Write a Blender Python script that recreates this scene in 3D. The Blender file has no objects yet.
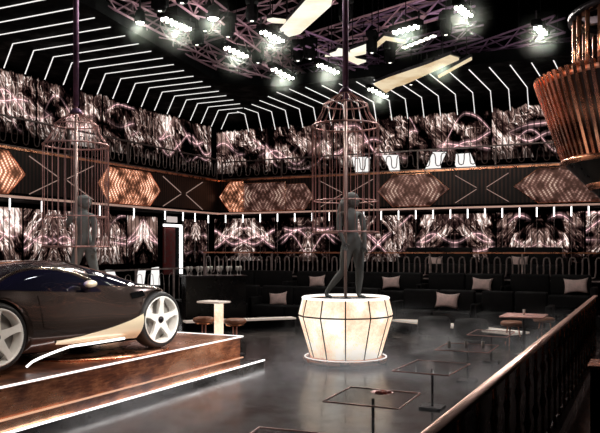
import bpy, bmesh, math, random
from mathutils import Vector, Matrix
random.seed(7)
PI = math.pi
sc = bpy.context.scene
col = sc.collection

# ------------------------------------------------------------------ camera
F_PX = 725.0
YAW = math.radians(25.8)
EYE = 1.9
FW = Vector((-math.sin(YAW), math.cos(YAW), 0))
RT = Vector((math.cos(YAW), math.sin(YAW), 0))
cam_d = bpy.data.cameras.new('camera'); cam = bpy.data.objects.new('camera', cam_d); col.objects.link(cam)
cam.location = (0, 0, EYE); cam.rotation_euler = (PI/2, 0, YAW)
cam_d.sensor_width = 36; cam_d.lens = 36*F_PX/600; cam_d.shift_y = 33.5/600
cam_d.clip_end = 200; cam_d.clip_start = 0.05
sc.camera = cam

def at_d(u, v, d):
    return FW*d + RT*((u-300)/F_PX*d) + Vector((0, 0, EYE+(250-v)/F_PX*d))
def at_z(u, v, z):
    return at_d(u, v, (EYE-z)*F_PX/(v-250))
def at_Y(u, v, Y):
    k = FW.y+RT.y*(u-300)/F_PX
    return at_d(u, v, Y/k)
def at_X(u, v, X):
    k = FW.x+RT.x*(u-300)/F_PX
    return at_d(u, v, X/k)

# ------------------------------------------------------------------ object helpers
def tag(o, label=None, cat=None, group=None, kind=None):
    if label: o['label'] = label
    if cat: o['category'] = cat
    if group: o['group'] = group
    if kind: o['kind'] = kind
    return o
def empty(name, loc=(0, 0, 0), rz=0, label=None, cat=None, group=None):
    o = bpy.data.objects.new(name, None); col.objects.link(o)
    o.empty_display_size = .1
    o.location = loc; o.rotation_euler = (0, 0, rz)
    return tag(o, label, cat, group)
def copy_tree(o, parent=None):
    c = o.copy(); col.objects.link(c); c.parent = parent
    for ch in list(o.children): copy_tree(ch, c)
    return c

class MB:
    def __init__(s): s.bm = bmesh.new()
    def box(s, c, size, m=None):
        c = Vector(c); hx, hy, hz = size[0]/2, size[1]/2, size[2]/2
        vs = []
        for x, y, z in ((-1,-1,-1),(1,-1,-1),(1,1,-1),(-1,1,-1),(-1,-1,1),(1,-1,1),(1,1,1),(-1,1,1)):
            p = Vector((x*hx, y*hy, z*hz))
            if m is not None: p = m @ p
            vs.append(s.bm.verts.new(p+c))
        for f in ((3,2,1,0),(4,5,6,7),(0,1,5,4),(1,2,6,5),(2,3,7,6),(3,0,4,7)):
            s.bm.faces.new([vs[i] for i in f])
        return s
    def bar(s, a, b, w, h=None):
        a = Vector(a); b = Vector(b); d = b-a; L = d.length
        if L < 1e-6: return s
        h = h or w
        x = d.normalized(); up = Vector((0,0,1))
        if abs(x.z) > .95: up = Vector((0,1,0))
        y = up.cross(x).normalized(); z = x.cross(y)
        m = Matrix((x, y, z)).transposed()
        return s.box((a+b)/2, (L, w, h), m)
    def tube(s, pts, r, n=8, closed=False, caps=True):
        pts = [Vector(p) for p in pts]; N = len(pts)
        rr = r if isinstance(r, (list, tuple)) else [r]*N
        rings = []; prev = None
        for i in range(N):
            if closed: t = pts[(i+1) % N]-pts[i-1]
            else: t = pts[min(i+1, N-1)]-pts[max(i-1, 0)]
            t.normalize()
            if prev is None:
                up = Vector((0,0,1)) if abs(t.z) < .9 else Vector((1,0,0))
                nrm = (up-t*up.dot(t)).normalized()
            else:
                nrm = prev-t*prev.dot(t)
                nrm = nrm.normalized() if nrm.length > 1e-5 else prev
            prev = nrm; bi = t.cross(nrm)
            rings.append([s.bm.verts.new(pts[i]+(nrm*math.cos(2*PI*k/n)+bi*math.sin(2*PI*k/n))*rr[i]) for k in range(n)])
        for i in range(N if closed else N-1):
            a, b = rings[i], rings[(i+1) % N]
            for k in range(n):
                f = s.bm.faces.new((a[k], a[(k+1) % n], b[(k+1) % n], b[k])); f.smooth = n > 5
        if not closed and caps:
            s.bm.faces.new(rings[0][::-1]); s.bm.faces.new(rings[-1])
        return s
    def ring(s, c, R, r, n=40, m=6):
        c = Vector(c)
        return s.tube([c+Vector((math.cos(2*PI*k/n)*R, math.sin(2*PI*k/n)*R, 0)) for k in range(n)], r, m, True)
    def lathe(s, prof, c=(0,0,0), n=32, smooth=True, a0=0.0, axis=None):
        c = Vector(c); rings = []
        for (r, z) in prof:
            if r < 1e-5: rings.append([s.bm.verts.new(c+Vector((0,0,z)))])
            else: rings.append([s.bm.verts.new(c+Vector((r*math.cos(a0+2*PI*k/n), r*math.sin(a0+2*PI*k/n), z))) for k in range(n)])
        for a, b in zip(rings, rings[1:]):
            for k in range(n):
                if len(a) == 1 and len(b) == 1: continue
                if len(a) == 1: vs = (a[0], b[(k+1) % n], b[k])
                elif len(b) == 1: vs = (a[k], a[(k+1) % n], b[0])
                else: vs = (a[k], a[(k+1) % n], b[(k+1) % n], b[k])
                f = s.bm.faces.new(vs); f.smooth = smooth
        return s
    def prism(s, poly, off):
        """poly: list of points; off: thickness vector"""
        off = Vector(off); a = [s.bm.verts.new(Vector(p)) for p in poly]; b = [s.bm.verts.new(Vector(p)+off) for p in poly]
        n = len(a)
        s.bm.faces.new(a); s.bm.faces.new(b[::-1])
        for i in range(n): s.bm.faces.new((a[i], b[i], b[(i+1) % n], a[(i+1) % n]))
        return s
    def grid(s, P, smooth=True, closed_u=False):
        V = [[s.bm.verts.new(p) for p in row] for row in P]
        for i in range(len(V)-1):
            for j in range(len(V[0])-1):
                f = s.bm.faces.new((V[i][j], V[i+1][j], V[i+1][j+1], V[i][j+1])); f.smooth = smooth
        return V
    def ball(s, c, rx, ry=None, rz=None, n=14):
        ry = ry or rx; rz = rz or rx
        m = Matrix.Translation(Vector(c)) @ Matrix.Diagonal((rx, ry, rz, 1))
        r = bmesh.ops.create_uvsphere(s.bm, u_segments=n, v_segments=max(6, n//2+2), radius=1, matrix=m)
        for v in r['verts']:
            for f in v.link_faces: f.smooth = True
        return s
    def bevel(s, w, seg=2):
        bmesh.ops.bevel(s.bm, geom=[e for e in s.bm.edges], offset=w, segments=seg, affect='EDGES', profile=.6)
        for f in s.bm.faces: f.smooth = True
        return s
    def xf(s, m):
        bmesh.ops.transform(s.bm, matrix=m, verts=s.bm.verts[:]); return s
    def build(s, name, mat, parent=None, loc=None, rot=None, kind=None):
        bmesh.ops.recalc_face_normals(s.bm, faces=s.bm.faces[:])
        me = bpy.data.meshes.new(name); s.bm.to_mesh(me); s.bm.free()
        o = bpy.data.objects.new(name, me); col.objects.link(o)
        if mat: me.materials.append(mat)
        if parent: o.parent = parent
        if loc is not None: o.location = loc
        if rot is not None: o.rotation_euler = rot
        if kind: o['kind'] = kind
        return o

# ------------------------------------------------------------------ material helpers
class NG:
    def __init__(s, name):
        s.m = bpy.data.materials.new(name); s.m.use_nodes = True
        s.t = s.m.node_tree; s.t.nodes.clear()
        s.out = s.t.nodes.new('ShaderNodeOutputMaterial')
    def n(s, typ, ins=None, **kw):
        nd = s.t.nodes.new(typ)
        for k, v in kw.items(): setattr(nd, k, v)
        for k, v in (ins or {}).items():
            if hasattr(v, 'is_linked') or isinstance(v, bpy.types.NodeSocket): s.t.links.new(v, nd.inputs[k])
            else: nd.inputs[k].default_value = v
        return nd
    def math(s, op, a, b=0.0, c=None, clamp=False):
        ins = {0: a, 1: b}
        if c is not None: ins[2] = c
        nd = s.n('ShaderNodeMath', ins, operation=op, use_clamp=clamp); return nd.outputs[0]
    def vmath(s, op, a, b=(0,0,0)):
        return s.n('ShaderNodeVectorMath', {0: a, 1: b}, operation=op).outputs[0]
    def ramp(s, f, stops, interp='LINEAR'):
        nd = s.n('ShaderNodeValToRGB', {0: f}); cr = nd.color_ramp; cr.interpolation = interp
        while len(cr.elements) < len(stops): cr.elements.new(.5)
        for e, (p, c) in zip(cr.elements, stops):
            e.position = p; e.color = (*c, 1) if len(c) == 3 else c
        return nd.outputs[0]
    def maprange(s, v, a, b, c=0.0, d=1.0, smooth=True):
        return s.n('ShaderNodeMapRange', {0: v, 1: a, 2: b, 3: c, 4: d}, interpolation_type='SMOOTHSTEP' if smooth else 'LINEAR').outputs[0]
    def noise(s, vec, scale, detail=3, rough=.5):
        return s.n('ShaderNodeTexNoise', {'Vector': vec, 'Scale': scale, 'Detail': detail, 'Roughness': rough})
    def surf(s, sh): s.t.links.new(sh, s.out.inputs[0]); return s.m

def pbr(name, colr, rough=.5, metal=0.0, emis=None, es=0.0, coat=0.0, bump=None, var=None, spec=.5, alpha=None):
    g = NG(name)
    tc = g.n('ShaderNodeTexCoord').outputs['Object']
    ins = {'Base Color': (*colr, 1), 'Roughness': rough, 'Metallic': metal, 'Coat Weight': coat, 'Specular IOR Level': spec}
    if var:
        nz = g.noise(tc, var[0], 4, .6).outputs[0]
        k = g.maprange(nz, .3, .7, 1-var[1], 1+var[1])
        ins['Base Color'] = g.vmath('MULTIPLY', (*colr,), g.n('ShaderNodeCombineXYZ', {0: k, 1: k, 2: k}).outputs[0])
        ins['Roughness'] = g.math('MULTIPLY', k, rough, clamp=True)
    if emis: ins['Emission Color'] = (*emis, 1); ins['Emission Strength'] = es
    if alpha is not None: ins['Alpha'] = alpha
    if bump:
        nz = g.noise(tc, bump[0], 4, .6).outputs[0]
        ins['Normal'] = g.n('ShaderNodeBump', {'Height': nz, 'Strength': bump[1], 'Distance': .01}).outputs[0]
    b = g.n('ShaderNodeBsdfPrincipled', ins)
    return g.surf(b.outputs[0])
def emit(name, c, s):
    g = NG(name); return g.surf(g.n('ShaderNodeEmission', {0: (*c, 1), 1: s}).outputs[0])

M = {}
M['black'] = pbr('black_paint', (.0015,.0015,.0017), .9, var=(2, .3), spec=.04)
M['gloss_black'] = pbr('gloss_black', (.005,.0045,.005), .3, var=(2, .3), spec=.3)
M['upholstery'] = pbr('dark_upholstery', (.006,.0055,.0065), .75, spec=.2, bump=(60, .3), var=(3, .3))
def m_slats():
    g = NG('dark_copper_slats')
    tc = g.n('ShaderNodeTexCoord').outputs['Object']
    s = g.n('ShaderNodeSeparateXYZ', {0: tc}).outputs
    k = g.maprange(g.math('SINE', g.math('MULTIPLY', s[0], 2*PI/.12)), -.2, .5, 0, 1)
    w = g.maprange(g.noise(tc, .8, 3).outputs[0], .4, .6, .3, 1)
    k = g.math('MULTIPLY', k, w)
    c = g.ramp(k, [(0,(.004,.003,.003)), (1,(.055,.022,.015))])
    return g.surf(g.n('ShaderNodeBsdfPrincipled', {'Base Color': c, 'Metallic': .5, 'Roughness': .4}).outputs[0])
M['slats'] = m_slats()
M['copper'] = pbr('copper_metal', (.75,.34,.2), .28, 1.0, var=(3, .25))
M['fin'] = pbr('brushed_rose_copper', (.9,.45,.3), .2, 1.0, var=(5, .35))
M['paletrim'] = pbr('pale_rose_trim', (.9,.62,.54), .35, .3, emis=(1,.6,.48), es=.22)
M['handrail'] = pbr('polished_copper_rail', (.62,.36,.29), .3, .85)
M['rose'] = pbr('rose_metal', (.72,.40,.37), .4, .4, var=(6, .25))
M['rosepole'] = pbr('rose_pole', (.85,.62,.56), .35, .35, var=(1, .05))
M['truss'] = pbr('truss_metal', (.34,.19,.24), .5, .4, var=(4, .3))
M['truss_purple'] = pbr('truss_purple_metal', (.27,.15,.27), .5, .4, var=(4, .3))
M['dark_metal'] = pbr('dark_metal', (.03,.025,.03), .35, .8, var=(5, .3))
M['iron'] = pbr('wrought_iron', (.42,.33,.32), .4, .5, var=(8, .3))
M['white_led'] = emit('white_led', (1,.97,.95), 3.0)
M['strip_led'] = emit('strip_led', (1,.96,.93), 1.05)
M['stud'] = emit('stud_glow', (.9,.6,.5), .35)
M['edge_led'] = emit('edge_led', (1,.92,.88), 1.6)
M['bulb'] = emit('bulb_glow', (1,.98,.9), 14.0)
M['bulb_dim'] = emit('small_bulb_glow', (1,.93,.86), 2.5)
M['iron_dark'] = pbr('blackened_iron', (.12,.085,.08), .45, .6, var=(8, .3))
M['cushion'] = pbr('cushion_fabric', (.72,.52,.50), .8, bump=(80, .4), var=(9, .15))
M['lit_cream'] = pbr('lit_cream_stone', (.95,.86,.8), .45, emis=(1,.8,.68), es=.25, bump=(30, .2), var=(5, .15))  # slight emission put into the stone so it looks brightly lit
M['glass_tab'] = pbr('dark_glass', (.012,.013,.014), .06, 0, coat=.2, alpha=.22)
M['red_cloth'] = pbr('red_cloth', (.16,.02,.02), .8, bump=(30, .5), var=(8, .4))
M['figure'] = pbr('charcoal_skin', (.25,.26,.25), .85, bump=(20, .1))
M['figure_hair'] = pbr('charcoal_hair', (.23,.24,.23), .9, bump=(90, .6))
M['leather'] = pbr('tan_leather', (.28,.12,.07), .4, bump=(40, .3), var=(9, .2))
M['tyre'] = pbr('tyre_rubber', (.012,.011,.012), .55, bump=(50, .4))
M['rim'] = pbr('rim_white_metal', (.93,.91,.88), .35, .1, var=(6, .08))
M['disc'] = pbr('brake_disc_metal', (.42,.40,.38), .4, .4)
M['food'] = pbr('red_dish', (.5,.1,.06), .5, var=(40, .5))
M['glassware'] = pbr('glassware', (.75,.7,.68), .1, .3)

def m_floor():
    g = NG('polished_black_floor')
    tc = g.n('ShaderNodeTexCoord').outputs['Object']
    br = g.n('ShaderNodeTexBrick', {'Vector': tc, 'Color1': (.006,.006,.007,1), 'Color2': (.009,.0085,.0095,1), 'Mortar': (.003,.003,.003,1), 'Scale': 1.0, 'Mortar Size': .006, 'Brick Width': 1.2, 'Row Height': 1.2}, offset=0)
    nz = g.noise(tc, 2.2, 5, .65).outputs[0]
    r = g.maprange(nz, .3, .75, .14, .28)
    b = g.n('ShaderNodeBsdfPrincipled', {'Base Color': br.outputs[0], 'Roughness': r,
        'Normal': g.n('ShaderNodeBump', {'Height': g.noise(tc, 9, 3).outputs[0], 'Strength': .06, 'Distance': .01}).outputs[0]})
    return g.surf(b.outputs[0])
M['floor'] = m_floor()

def m_stage():      # mottled polished copper sheet, reflection streaks painted into the colour
    g = NG('mottled_copper_sheet')
    tc = g.n('ShaderNodeTexCoord').outputs['Object']
    v = g.vmath('MULTIPLY', tc, (1,1,1.6))
    a = g.noise(v, 1.2, 5, .62).outputs[0]
    f = g.noise(g.vmath('MULTIPLY', tc, (6,6,40)), 1.0, 3, .6).outputs[0]
    k = g.math('ADD', g.math('MULTIPLY', a, .75), g.math('MULTIPLY', f, .25))
    c = g.ramp(k, [(.32,(.04,.014,.01)), (.44,(.20,.065,.035)), (.54,(.55,.22,.11)), (.68,(.9,.5,.32))])
    b = g.n('ShaderNodeBsdfPrincipled', {'Base Color': c, 'Metallic': .75, 'Roughness': g.maprange(a, .3, .7, .4, .22)})
    return g.surf(b.outputs[0])
M['stage'] = m_stage()

def m_screen(name, gain=1.0, H=2.0, mirror=True, slope=.45):
    g = NG(name)
    tc = g.n('ShaderNodeTexCoord').outputs['Object']
    sep = g.n('ShaderNodeSeparateXYZ', {0: tc}).outputs
    oi = g.n('ShaderNodeObjectInfo').outputs['Location']
    off = g.vmath('MULTIPLY', oi, (1.37, .91, 2.3))
    offx = g.n('ShaderNodeSeparateXYZ', {0: off}).outputs
    seed = g.math('ADD', offx[0], offx[1])
    ax = g.math('ABSOLUTE', sep[0]) if mirror else sep[0]
    p = g.n('ShaderNodeCombineXYZ', {0: g.math('ADD', ax, seed), 1: offx[2], 2: sep[2]}).outputs[0]
    w = g.vmath('SUBTRACT', g.noise(p, .8, 3, .55).outputs[1], (.5,.5,.5))
    # slanting shards
    slant = g.n('ShaderNodeCombineXYZ', {0: g.math('ADD', g.math('ADD', ax, seed), g.math('MULTIPLY', sep[2], slope)), 1: offx[2], 2: sep[2]}).outputs[0]
    p2 = g.vmath('ADD', slant, g.vmath('MULTIPLY', w, (.8,0,.6)))
    fib = g.noise(g.vmath('MULTIPLY', p2, (9.5,1,1.7)), 1.0, 8, .78).outputs[0]
    cell = g.n('ShaderNodeTexVoronoi', {'Vector': g.vmath('MULTIPLY', p2, (3.2,1,1.1)), 'Scale': 1.0}).outputs[1]
    cellv = g.n('ShaderNodeSeparateXYZ', {0: cell}).outputs[0]
    vor = g.n('ShaderNodeTexVoronoi', {'Vector': g.vmath('MULTIPLY', p2, (5,1,2.2)), 'Scale': 1.0}, feature='DISTANCE_TO_EDGE').outputs[0]
    ln = g.maprange(vor, .0, .045, 1, 0)
    mask = g.math('MULTIPLY', g.maprange(g.noise(p2, 1.3, 3, .6).outputs[0], .40, .54, 0.02, 1.1), g.maprange(cellv, .15, .6, .35, 1.1))
    f = g.maprange(fib, .36, .72, 0, 1)
    spark = g.maprange(g.noise(g.vmath('MULTIPLY', p2, (18,1,7)), 1.0, 2, .6).outputs[0], .62, .70, 0, .8)
    base = g.math('ADD', g.math('MULTIPLY', f, mask), g.math('MULTIPLY', ln, g.math('MULTIPLY', mask, .5)))
    flare = g.maprange(g.noise(p, .75, 1, .3).outputs[0], .54, .74, 0, 1)
    base = g.math('ADD', base, g.math('MULTIPLY', spark, g.math('ADD', g.math('MULTIPLY', mask, .7), .25)))
    base = g.math('ADD', base, g.math('MULTIPLY', flare, .55))
    def ribbon(k, z0, amp, wd):
        nn = g.noise(g.n('ShaderNodeCombineXYZ', {0: g.math('ADD', ax, seed), 1: k, 2: 0.0}).outputs[0], .8, 0, .4).outputs[0]
        zc = g.math('ADD', g.math('MULTIPLY', g.math('SUBTRACT', nn, .5), amp), z0)
        d = g.math('ABSOLUTE', g.math('SUBTRACT', sep[2], zc))
        core = g.maprange(d, .0, wd, 1.0, 0); halo = g.maprange(d, .0, wd*6, .18, 0)
        return g.math('ADD', core, halo)
    rb = g.math('ADD', g.math('ADD', ribbon(3.1, H*.58, H*1.2, .022), ribbon(8.7, H*.4, H*1.1, .02)), ribbon(14.2, H*.5, H*2.0, .016))
    rb = g.math('MULTIPLY', rb, g.maprange(g.noise(p, .9, 1).outputs[0], .42, .6, 0, 1))
    colr = g.ramp(base, [(.04,(.0,.0,.0)), (.24,(.028,.013,.012)), (.5,(.19,.115,.095)), (.74,(.47,.32,.28)), (1,(1,.87,.80))])
    pink = g.vmath('MULTIPLY', g.n('ShaderNodeCombineXYZ', {0: rb, 1: rb, 2: rb}).outputs[0], (1.0,.58,.60))
    colr = g.vmath('ADD', colr, pink)
    st = g.maprange(g.math('SINE', g.math('MULTIPLY', sep[0], 2*PI/.19)), -1, -.5, .25, 1)
    en = g.noise(g.n('ShaderNodeCombineXYZ', {0: g.math('MULTIPLY', g.math('ADD', ax, seed), 1.6), 1: 5.0, 2: 0.0}).outputs[0], 1.0, 6, .75).outputs[0]
    edge = g.math('SUBTRACT', H*1.22, g.math('MULTIPLY', en, H*.48))
    em = g.maprange(g.math('SUBTRACT', edge, sep[2]), 0, .05, 0, 1)
    lo = g.maprange(sep[2], 0, H*.35, .25, 1)
    s = g.math('MULTIPLY', g.math('MULTIPLY', g.math('MULTIPLY', st, em), lo), gain)
    return g.surf(g.n('ShaderNodeEmission', {0: colr, 1: s}).outputs[0])
M['screen_hi'] = m_screen('upper_screen_image', 1.4, 1.62, False, .35)
M['screen_lo'] = m_screen('lower_screen_image', 1.4, 1.7)

def m_hex(name, c1, gain, sc_=2.2, base=(.22,.09,.055)):   # slotted copper, its blotchy light painted in as emission
    g = NG(name)
    tc = g.n('ShaderNodeTexCoord').outputs['Object']
    s = g.n('ShaderNodeSeparateXYZ', {0: tc}).outputs
    zz = g.math('ABSOLUTE', g.math('SUBTRACT', s[2], .58)); xx = g.math('ABSOLUTE', s[0])
    a = g.maprange(g.math('SINE', g.math('MULTIPLY', g.math('ADD', xx, g.math('MULTIPLY', zz, .6)), 2*PI/.13)), -.2, .7, .15, 1)
    b = g.maprange(g.math('SINE', g.math('MULTIPLY', g.math('SUBTRACT', xx, g.math('MULTIPLY', zz, 1.6)), 2*PI/.12)), -.6, .5, .4, 1)
    m = g.n('ShaderNodeCombineXYZ', {0: xx, 1: 0.0, 2: zz}).outputs[0]
    blot = g.maprange(g.noise(m, sc_, 2, .55).outputs[0], .38, .66, .03, 1)
    hole = g.math('MULTIPLY', g.math('MULTIPLY', a, b), blot)
    e = g.math('MULTIPLY', g.math('ADD', hole, g.math('MULTIPLY', blot, .18)), gain)
    p = g.n('ShaderNodeBsdfPrincipled', {'Base Color': (*base,1), 'Metallic': .8, 'Roughness': .45,
        'Emission Color': g.ramp(hole, [(0,c1), (.5,tuple(x*1.4+.05 for x in c1)), (.9,(1,.78,.6))]), 'Emission Strength': e})
    return g.surf(p.outputs[0])
M['hex_warm'] = m_hex('glowing_copper_mesh_warm', (.85,.33,.18), 1.5)
M['hex_rose'] = m_hex('glowing_copper_mesh_rose', (.6,.3,.24), .5, 2.6, (.15,.075,.06))

def m_podium():
    g = NG('glowing_onyx_panel')
    tc = g.n('ShaderNodeTexCoord').outputs['Object']
    nz = g.noise(tc, 2.2, 4, .6).outputs[0]
    fine = g.noise(tc, 30, 3, .6).outputs[0]
    k = g.math('ADD', g.math('MULTIPLY', nz, .8), g.math('MULTIPLY', fine, .2))
    c = g.ramp(k, [(.36,(.85,.52,.34)), (.5,(1.0,.78,.58)), (.60,(1,.95,.85))])
    return g.surf(g.n('ShaderNodeEmission', {0: c, 1: 1.3}).outputs[0])
M['podium'] = m_podium()
M['cream_panel'] = (lambda g: g.surf(g.n('ShaderNodeEmission', {0: g.ramp(g.noise(g.n('ShaderNodeTexCoord').outputs['Object'], .9, 5, .6).outputs[0], [(.35,(.95,.78,.52)), (.6,(1,.97,.85))]), 1: 1.1}).outputs[0]))(NG('cream_ceiling_lightbox'))
M['gold_panel'] = (lambda g: g.surf(g.n('ShaderNodeEmission', {0: g.ramp(g.noise(g.n('ShaderNodeTexCoord').outputs['Object'], .9, 5, .6).outputs[0], [(.35,(.70,.45,.22)), (.6,(1,.82,.55))]), 1: .85}).outputs[0]))(NG('gold_ceiling_lightbox'))
M['carpaint'] = pbr('bronze_car_paint', (.11,.078,.068), .22, .88, coat=1.0)
M['carglass'] = pbr('tinted_car_glass', (.006,.006,.012), .04, 0, coat=1.0)
M['carcream'] = pbr('cream_car_panel', (.85,.72,.52), .3, .2, coat=.5)
M['silver'] = pbr('polished_trim', (.8,.72,.6), .15, 1.0)

# ------------------------------------------------------------------ room shell
def plane_box(name, c, size, mat, **k):
    return MB().box(c, size).build(name, mat, kind='structure')
XL, YB, XR, YF, ZC = -16.2, 24.6, 8.0, -3.0, 9.6
plane_box('floor', ((XL+XR)/2, (YB+YF)/2, -.1), (XR-XL, YB-YF, .2), M['floor'])
plane_box('ceiling', ((XL+XR)/2, (YB+YF)/2, ZC+.1), (XR-XL, YB-YF, .2), M['black'])
plane_box('wall_left', (XL-.1, (YB+YF)/2, ZC/2), (.2, YB-YF, ZC), M['black'])
plane_box('wall_back', ((XL+XR)/2, YB+.1, ZC/2), (XR-XL, .2, ZC), M['black'])
plane_box('wall_right', (XR+.1, (YB+YF)/2, ZC/2), (.2, YB-YF, ZC), M['black'])
plane_box('wall_front', ((XL+XR)/2, YF-.1, ZC/2), (XR-XL, .2, ZC), M['black'])

# lowered black soffits that carry the LED strips
ZS = 6.6; XS = -13.0; YS = 21.6
mb = MB()
mb.prism([(XL, YF, ZS), (XL, YB, ZS), (XR, YB, ZS), (XR, 18.5, ZS), (-9.6, 18.5, ZS), (-10.9, 17.4, ZS), (-9.75, 11, ZS), (-9.6, 6, ZS), (-9.6, YF, ZS)][::-1], (0, 0, .3))
sof = mb.build('trim_1', M['black'], kind='structure')

ORD = ['first','second','third','fourth','fifth','sixth','seventh','eighth','ninth','tenth','eleventh','twelfth','thirteenth','fourteenth','fifteenth','sixteenth','seventeenth','eighteenth','nineteenth','twentieth',
 'twenty-first','twenty-second','twenty-third','twenty-fourth','twenty-fifth','twenty-sixth','twenty-seventh','twenty-eighth','twenty-ninth','thirtieth','thirty-first','thirty-second','thirty-third','thirty-fourth','thirty-fifth']
def strip(pts, label, group):
    e = empty('led_strip', pts[0], 0, label, 'light strip', group)
    q = [Vector(p)-Vector(pts[0]) for p in pts]
    MB().bar(q[0], q[1], .021, .016).build('ceiling_run', M['strip_led'], e)
    if len(q) > 2: MB().bar(q[1], q[2], .021, .016).build('wall_run', M['strip_led'], e)
    return e
ys = [YS-.35-.62*k for k in range(0, 23)]
for i, y in enumerate(ys):
    xin = -9.9-.20*max(0, y-10.5); xin = min(xin, XS+.15+(YS-y)*.8)
    strip([(xin, y, ZS-.03), (XS, y, ZS-.03), (XS-.28, y, ZS-.55)],
          'thin white LED strip over the left screens, %s from the far corner' % ORD[i], 'LED strips above the left wall')
xs = [XS+.45+.52*k for k in range(0, 30)]
for i, x in enumerate(xs):
    strip([(x, max(YS-2.8, YS-.15-(x-XS)*.8), ZS-.03), (x, YS, ZS-.03), (x, YS+.28, ZS-.6)],
          'thin white LED strip over the back screens, %s from the left corner' % ORD[i], 'LED strips above the back wall')

# ------------------------------------------------------------------ LED screens
def wall_frame(A, B, name, z, H, mat, label, group, lean=0):
    A = Vector((*A, 0)); B = Vector((*B, 0)); L = (B-A).length; a = math.atan2(B.y-A.y, B.x-A.x)
    e = empty(name, (A+B)/2+Vector((0,0,z)), a, label, 'screen', group)
    wd_ = .49 if z < 4 else 1.27
    n = max(8, int(L*3))
    mb = MB(); mb.box((0, .05, H/2), (L-.02, .06, H)).build('cabinet', M['black'], e)
    # the display is a slightly rippled sheet of LED slats
    P = [[Vector((-L/2+.01+(L-.02)*i/n, -.02+.012*math.sin(i*1.7), zz)) for zz in (0, H)] for i in range(n+1)]
    mb = MB(); mb.grid(P, smooth=False)
    mb.build('display', mat, e)
    for x in (-L*.3, L*.3): MB().box((x, .08+wd_/2, H*.5), (.08, wd_, .1)).build('wall_bracket', M['black'], e)
    return e
XW = -15.6; YW = 24.0
left_b = [3.0, 6.0, 9.0, 11.7, 14.4, 17.0, 19.4, 21.7, YW]
for i in range(len(left_b)-1):
    wall_frame((-14.8, left_b[i]), (-14.8, min(left_b[i+1], 23.0)-.04), 'led_screen', 4.9, 1.66, M['screen_hi'],
        'tall rose LED screen on the upper left wall, %s from the far corner' % ORD[len(left_b)-2-i], 'upper LED screens')
lo_b = [3.0, 6.5, 9.5, 12.3, 14.7, 17.0, 19.1, 20.85]
for i in range(len(lo_b)-1):
    wall_frame((XW, lo_b[i]), (XW, lo_b[i+1]-.04), 'led_screen', 1.45, 1.6, M['screen_lo'],
        'LED screen of pink patterns under the left balcony, %s left of the doorway' % ORD[len(lo_b)-2-i], 'lower LED screens')
wall_frame((XW, 22.35), (XW, YW-.1), 'led_screen', 1.45, 1.6, M['screen_lo'], 'LED screen of pale slatted light between the lit doorway and the corner', 'lower LED screens')
bx_ = [XW+.3+i*2.7 for i in range(9)]
for i in range(8):
    wall_frame((max(bx_[i], -14.7), 23.2), (bx_[i+1]-.04, 23.2), 'led_screen', 4.75, 1.7, M['screen_hi'],
        'wide rose LED screen on the upper back wall, %s from the left corner' % ORD[i], 'upper LED screens')
    wall_frame((bx_[i], YW), (bx_[i+1]-.04, YW), 'led_screen', 1.5, 1.6, M['screen_lo'],
        'rose LED screen under the back balcony, %s from the left corner' % ORD[i], 'lower LED screens')

# ------------------------------------------------------------------ balcony
ZB0, ZB1 = 3.18, 4.36
XBF, YBF = -14.0, 22.2
def balcony(A, B, depth, label, hexes, tubes, outward):
    """fascia from A to B, deck runs 'depth' behind it (towards the wall)"""
    A = Vector((*A, 0)); B = Vector((*B, 0)); L = (B-A).length; a = math.atan2(B.y-A.y, B.x-A.x)
    e = empty('balcony', A, a, label, 'balcony')
    MB().box((L/2, depth/2, ZB0+.06), (L, depth, .12)).build('deck', M['black'], e)
    MB().box((L/2, .06, (ZB0+ZB1)/2), (L, .1, ZB1-ZB0)).build('fascia', M['slats'], e)
    MB().box((L/2, -.02, ZB0+.02), (L, .12, .05)).build('bottom_trim', M['paletrim'], e)
    MB().box((L/2, .03, ZB1+.02), (L, .14, .06)).build('top_trim', M['copper'], e)
    for (x0, x1, tl, tr, z0, z1, mt) in hexes:     # bevelled lozenge panel with pointed ends
        zm = (z0+z1)/2; d = .1
        pts = [(x0, -.01, zm), (x0+tl, -.01, z0), (x1-tr, -.01, z0), (x1, -.01, zm), (x1-tr, -.01, z1), (x0+tl, -.01, z1)]
        mb = MB()
        o = Vector(pts[0]); loc = Vector(((x0+x1)/2, 0, 3.2))
        P = [Vector(p)-loc for p in pts]
        c = Vector((0, -d, zm-3.2)); q = [c+(Vector((p.x, -d, p.z))-c)*.86 for p in P]
        va = [mb.bm.verts.new(p) for p in P]; vb = [mb.bm.verts.new(p) for p in q]
        mb.bm.faces.new(vb)
        for k in range(6): mb.bm.faces.new((va[k], va[(k+1) % 6], vb[(k+1) % 6], vb[k]))
        mb.build('lozenge_panel', M[mt], e, loc=loc)
        mb = MB(); mb.tube([p+Vector((0,-.01,0)) for p in P], .012, 5, True); mb.build('panel_edging', M['copper'], e, loc=loc)
    return e, a
sideL = balcony((XBF, -1), (XBF, YBF), 0, 'x', [], 0, 0) if False else None
def Lx(u):  # distance along left fascia from Y=-1 for pixel column u
    return at_X(u, 200, XBF).y+1.0
eL, aL = balcony((XBF, -1), (XBF, YBF+.0), 1.55, 'left balcony with a black fascia and glowing copper lozenge panels',
    [(Lx(0)-2.2, Lx(25), .7, .55, 3.26, 4.3, 'hex_warm'),
     (Lx(97), Lx(160), .45, .55, 3.26, 4.3, 'hex_warm')], 0, 1)
def Bx(u): return at_Y(u, 200, YBF).x-XBF
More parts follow.
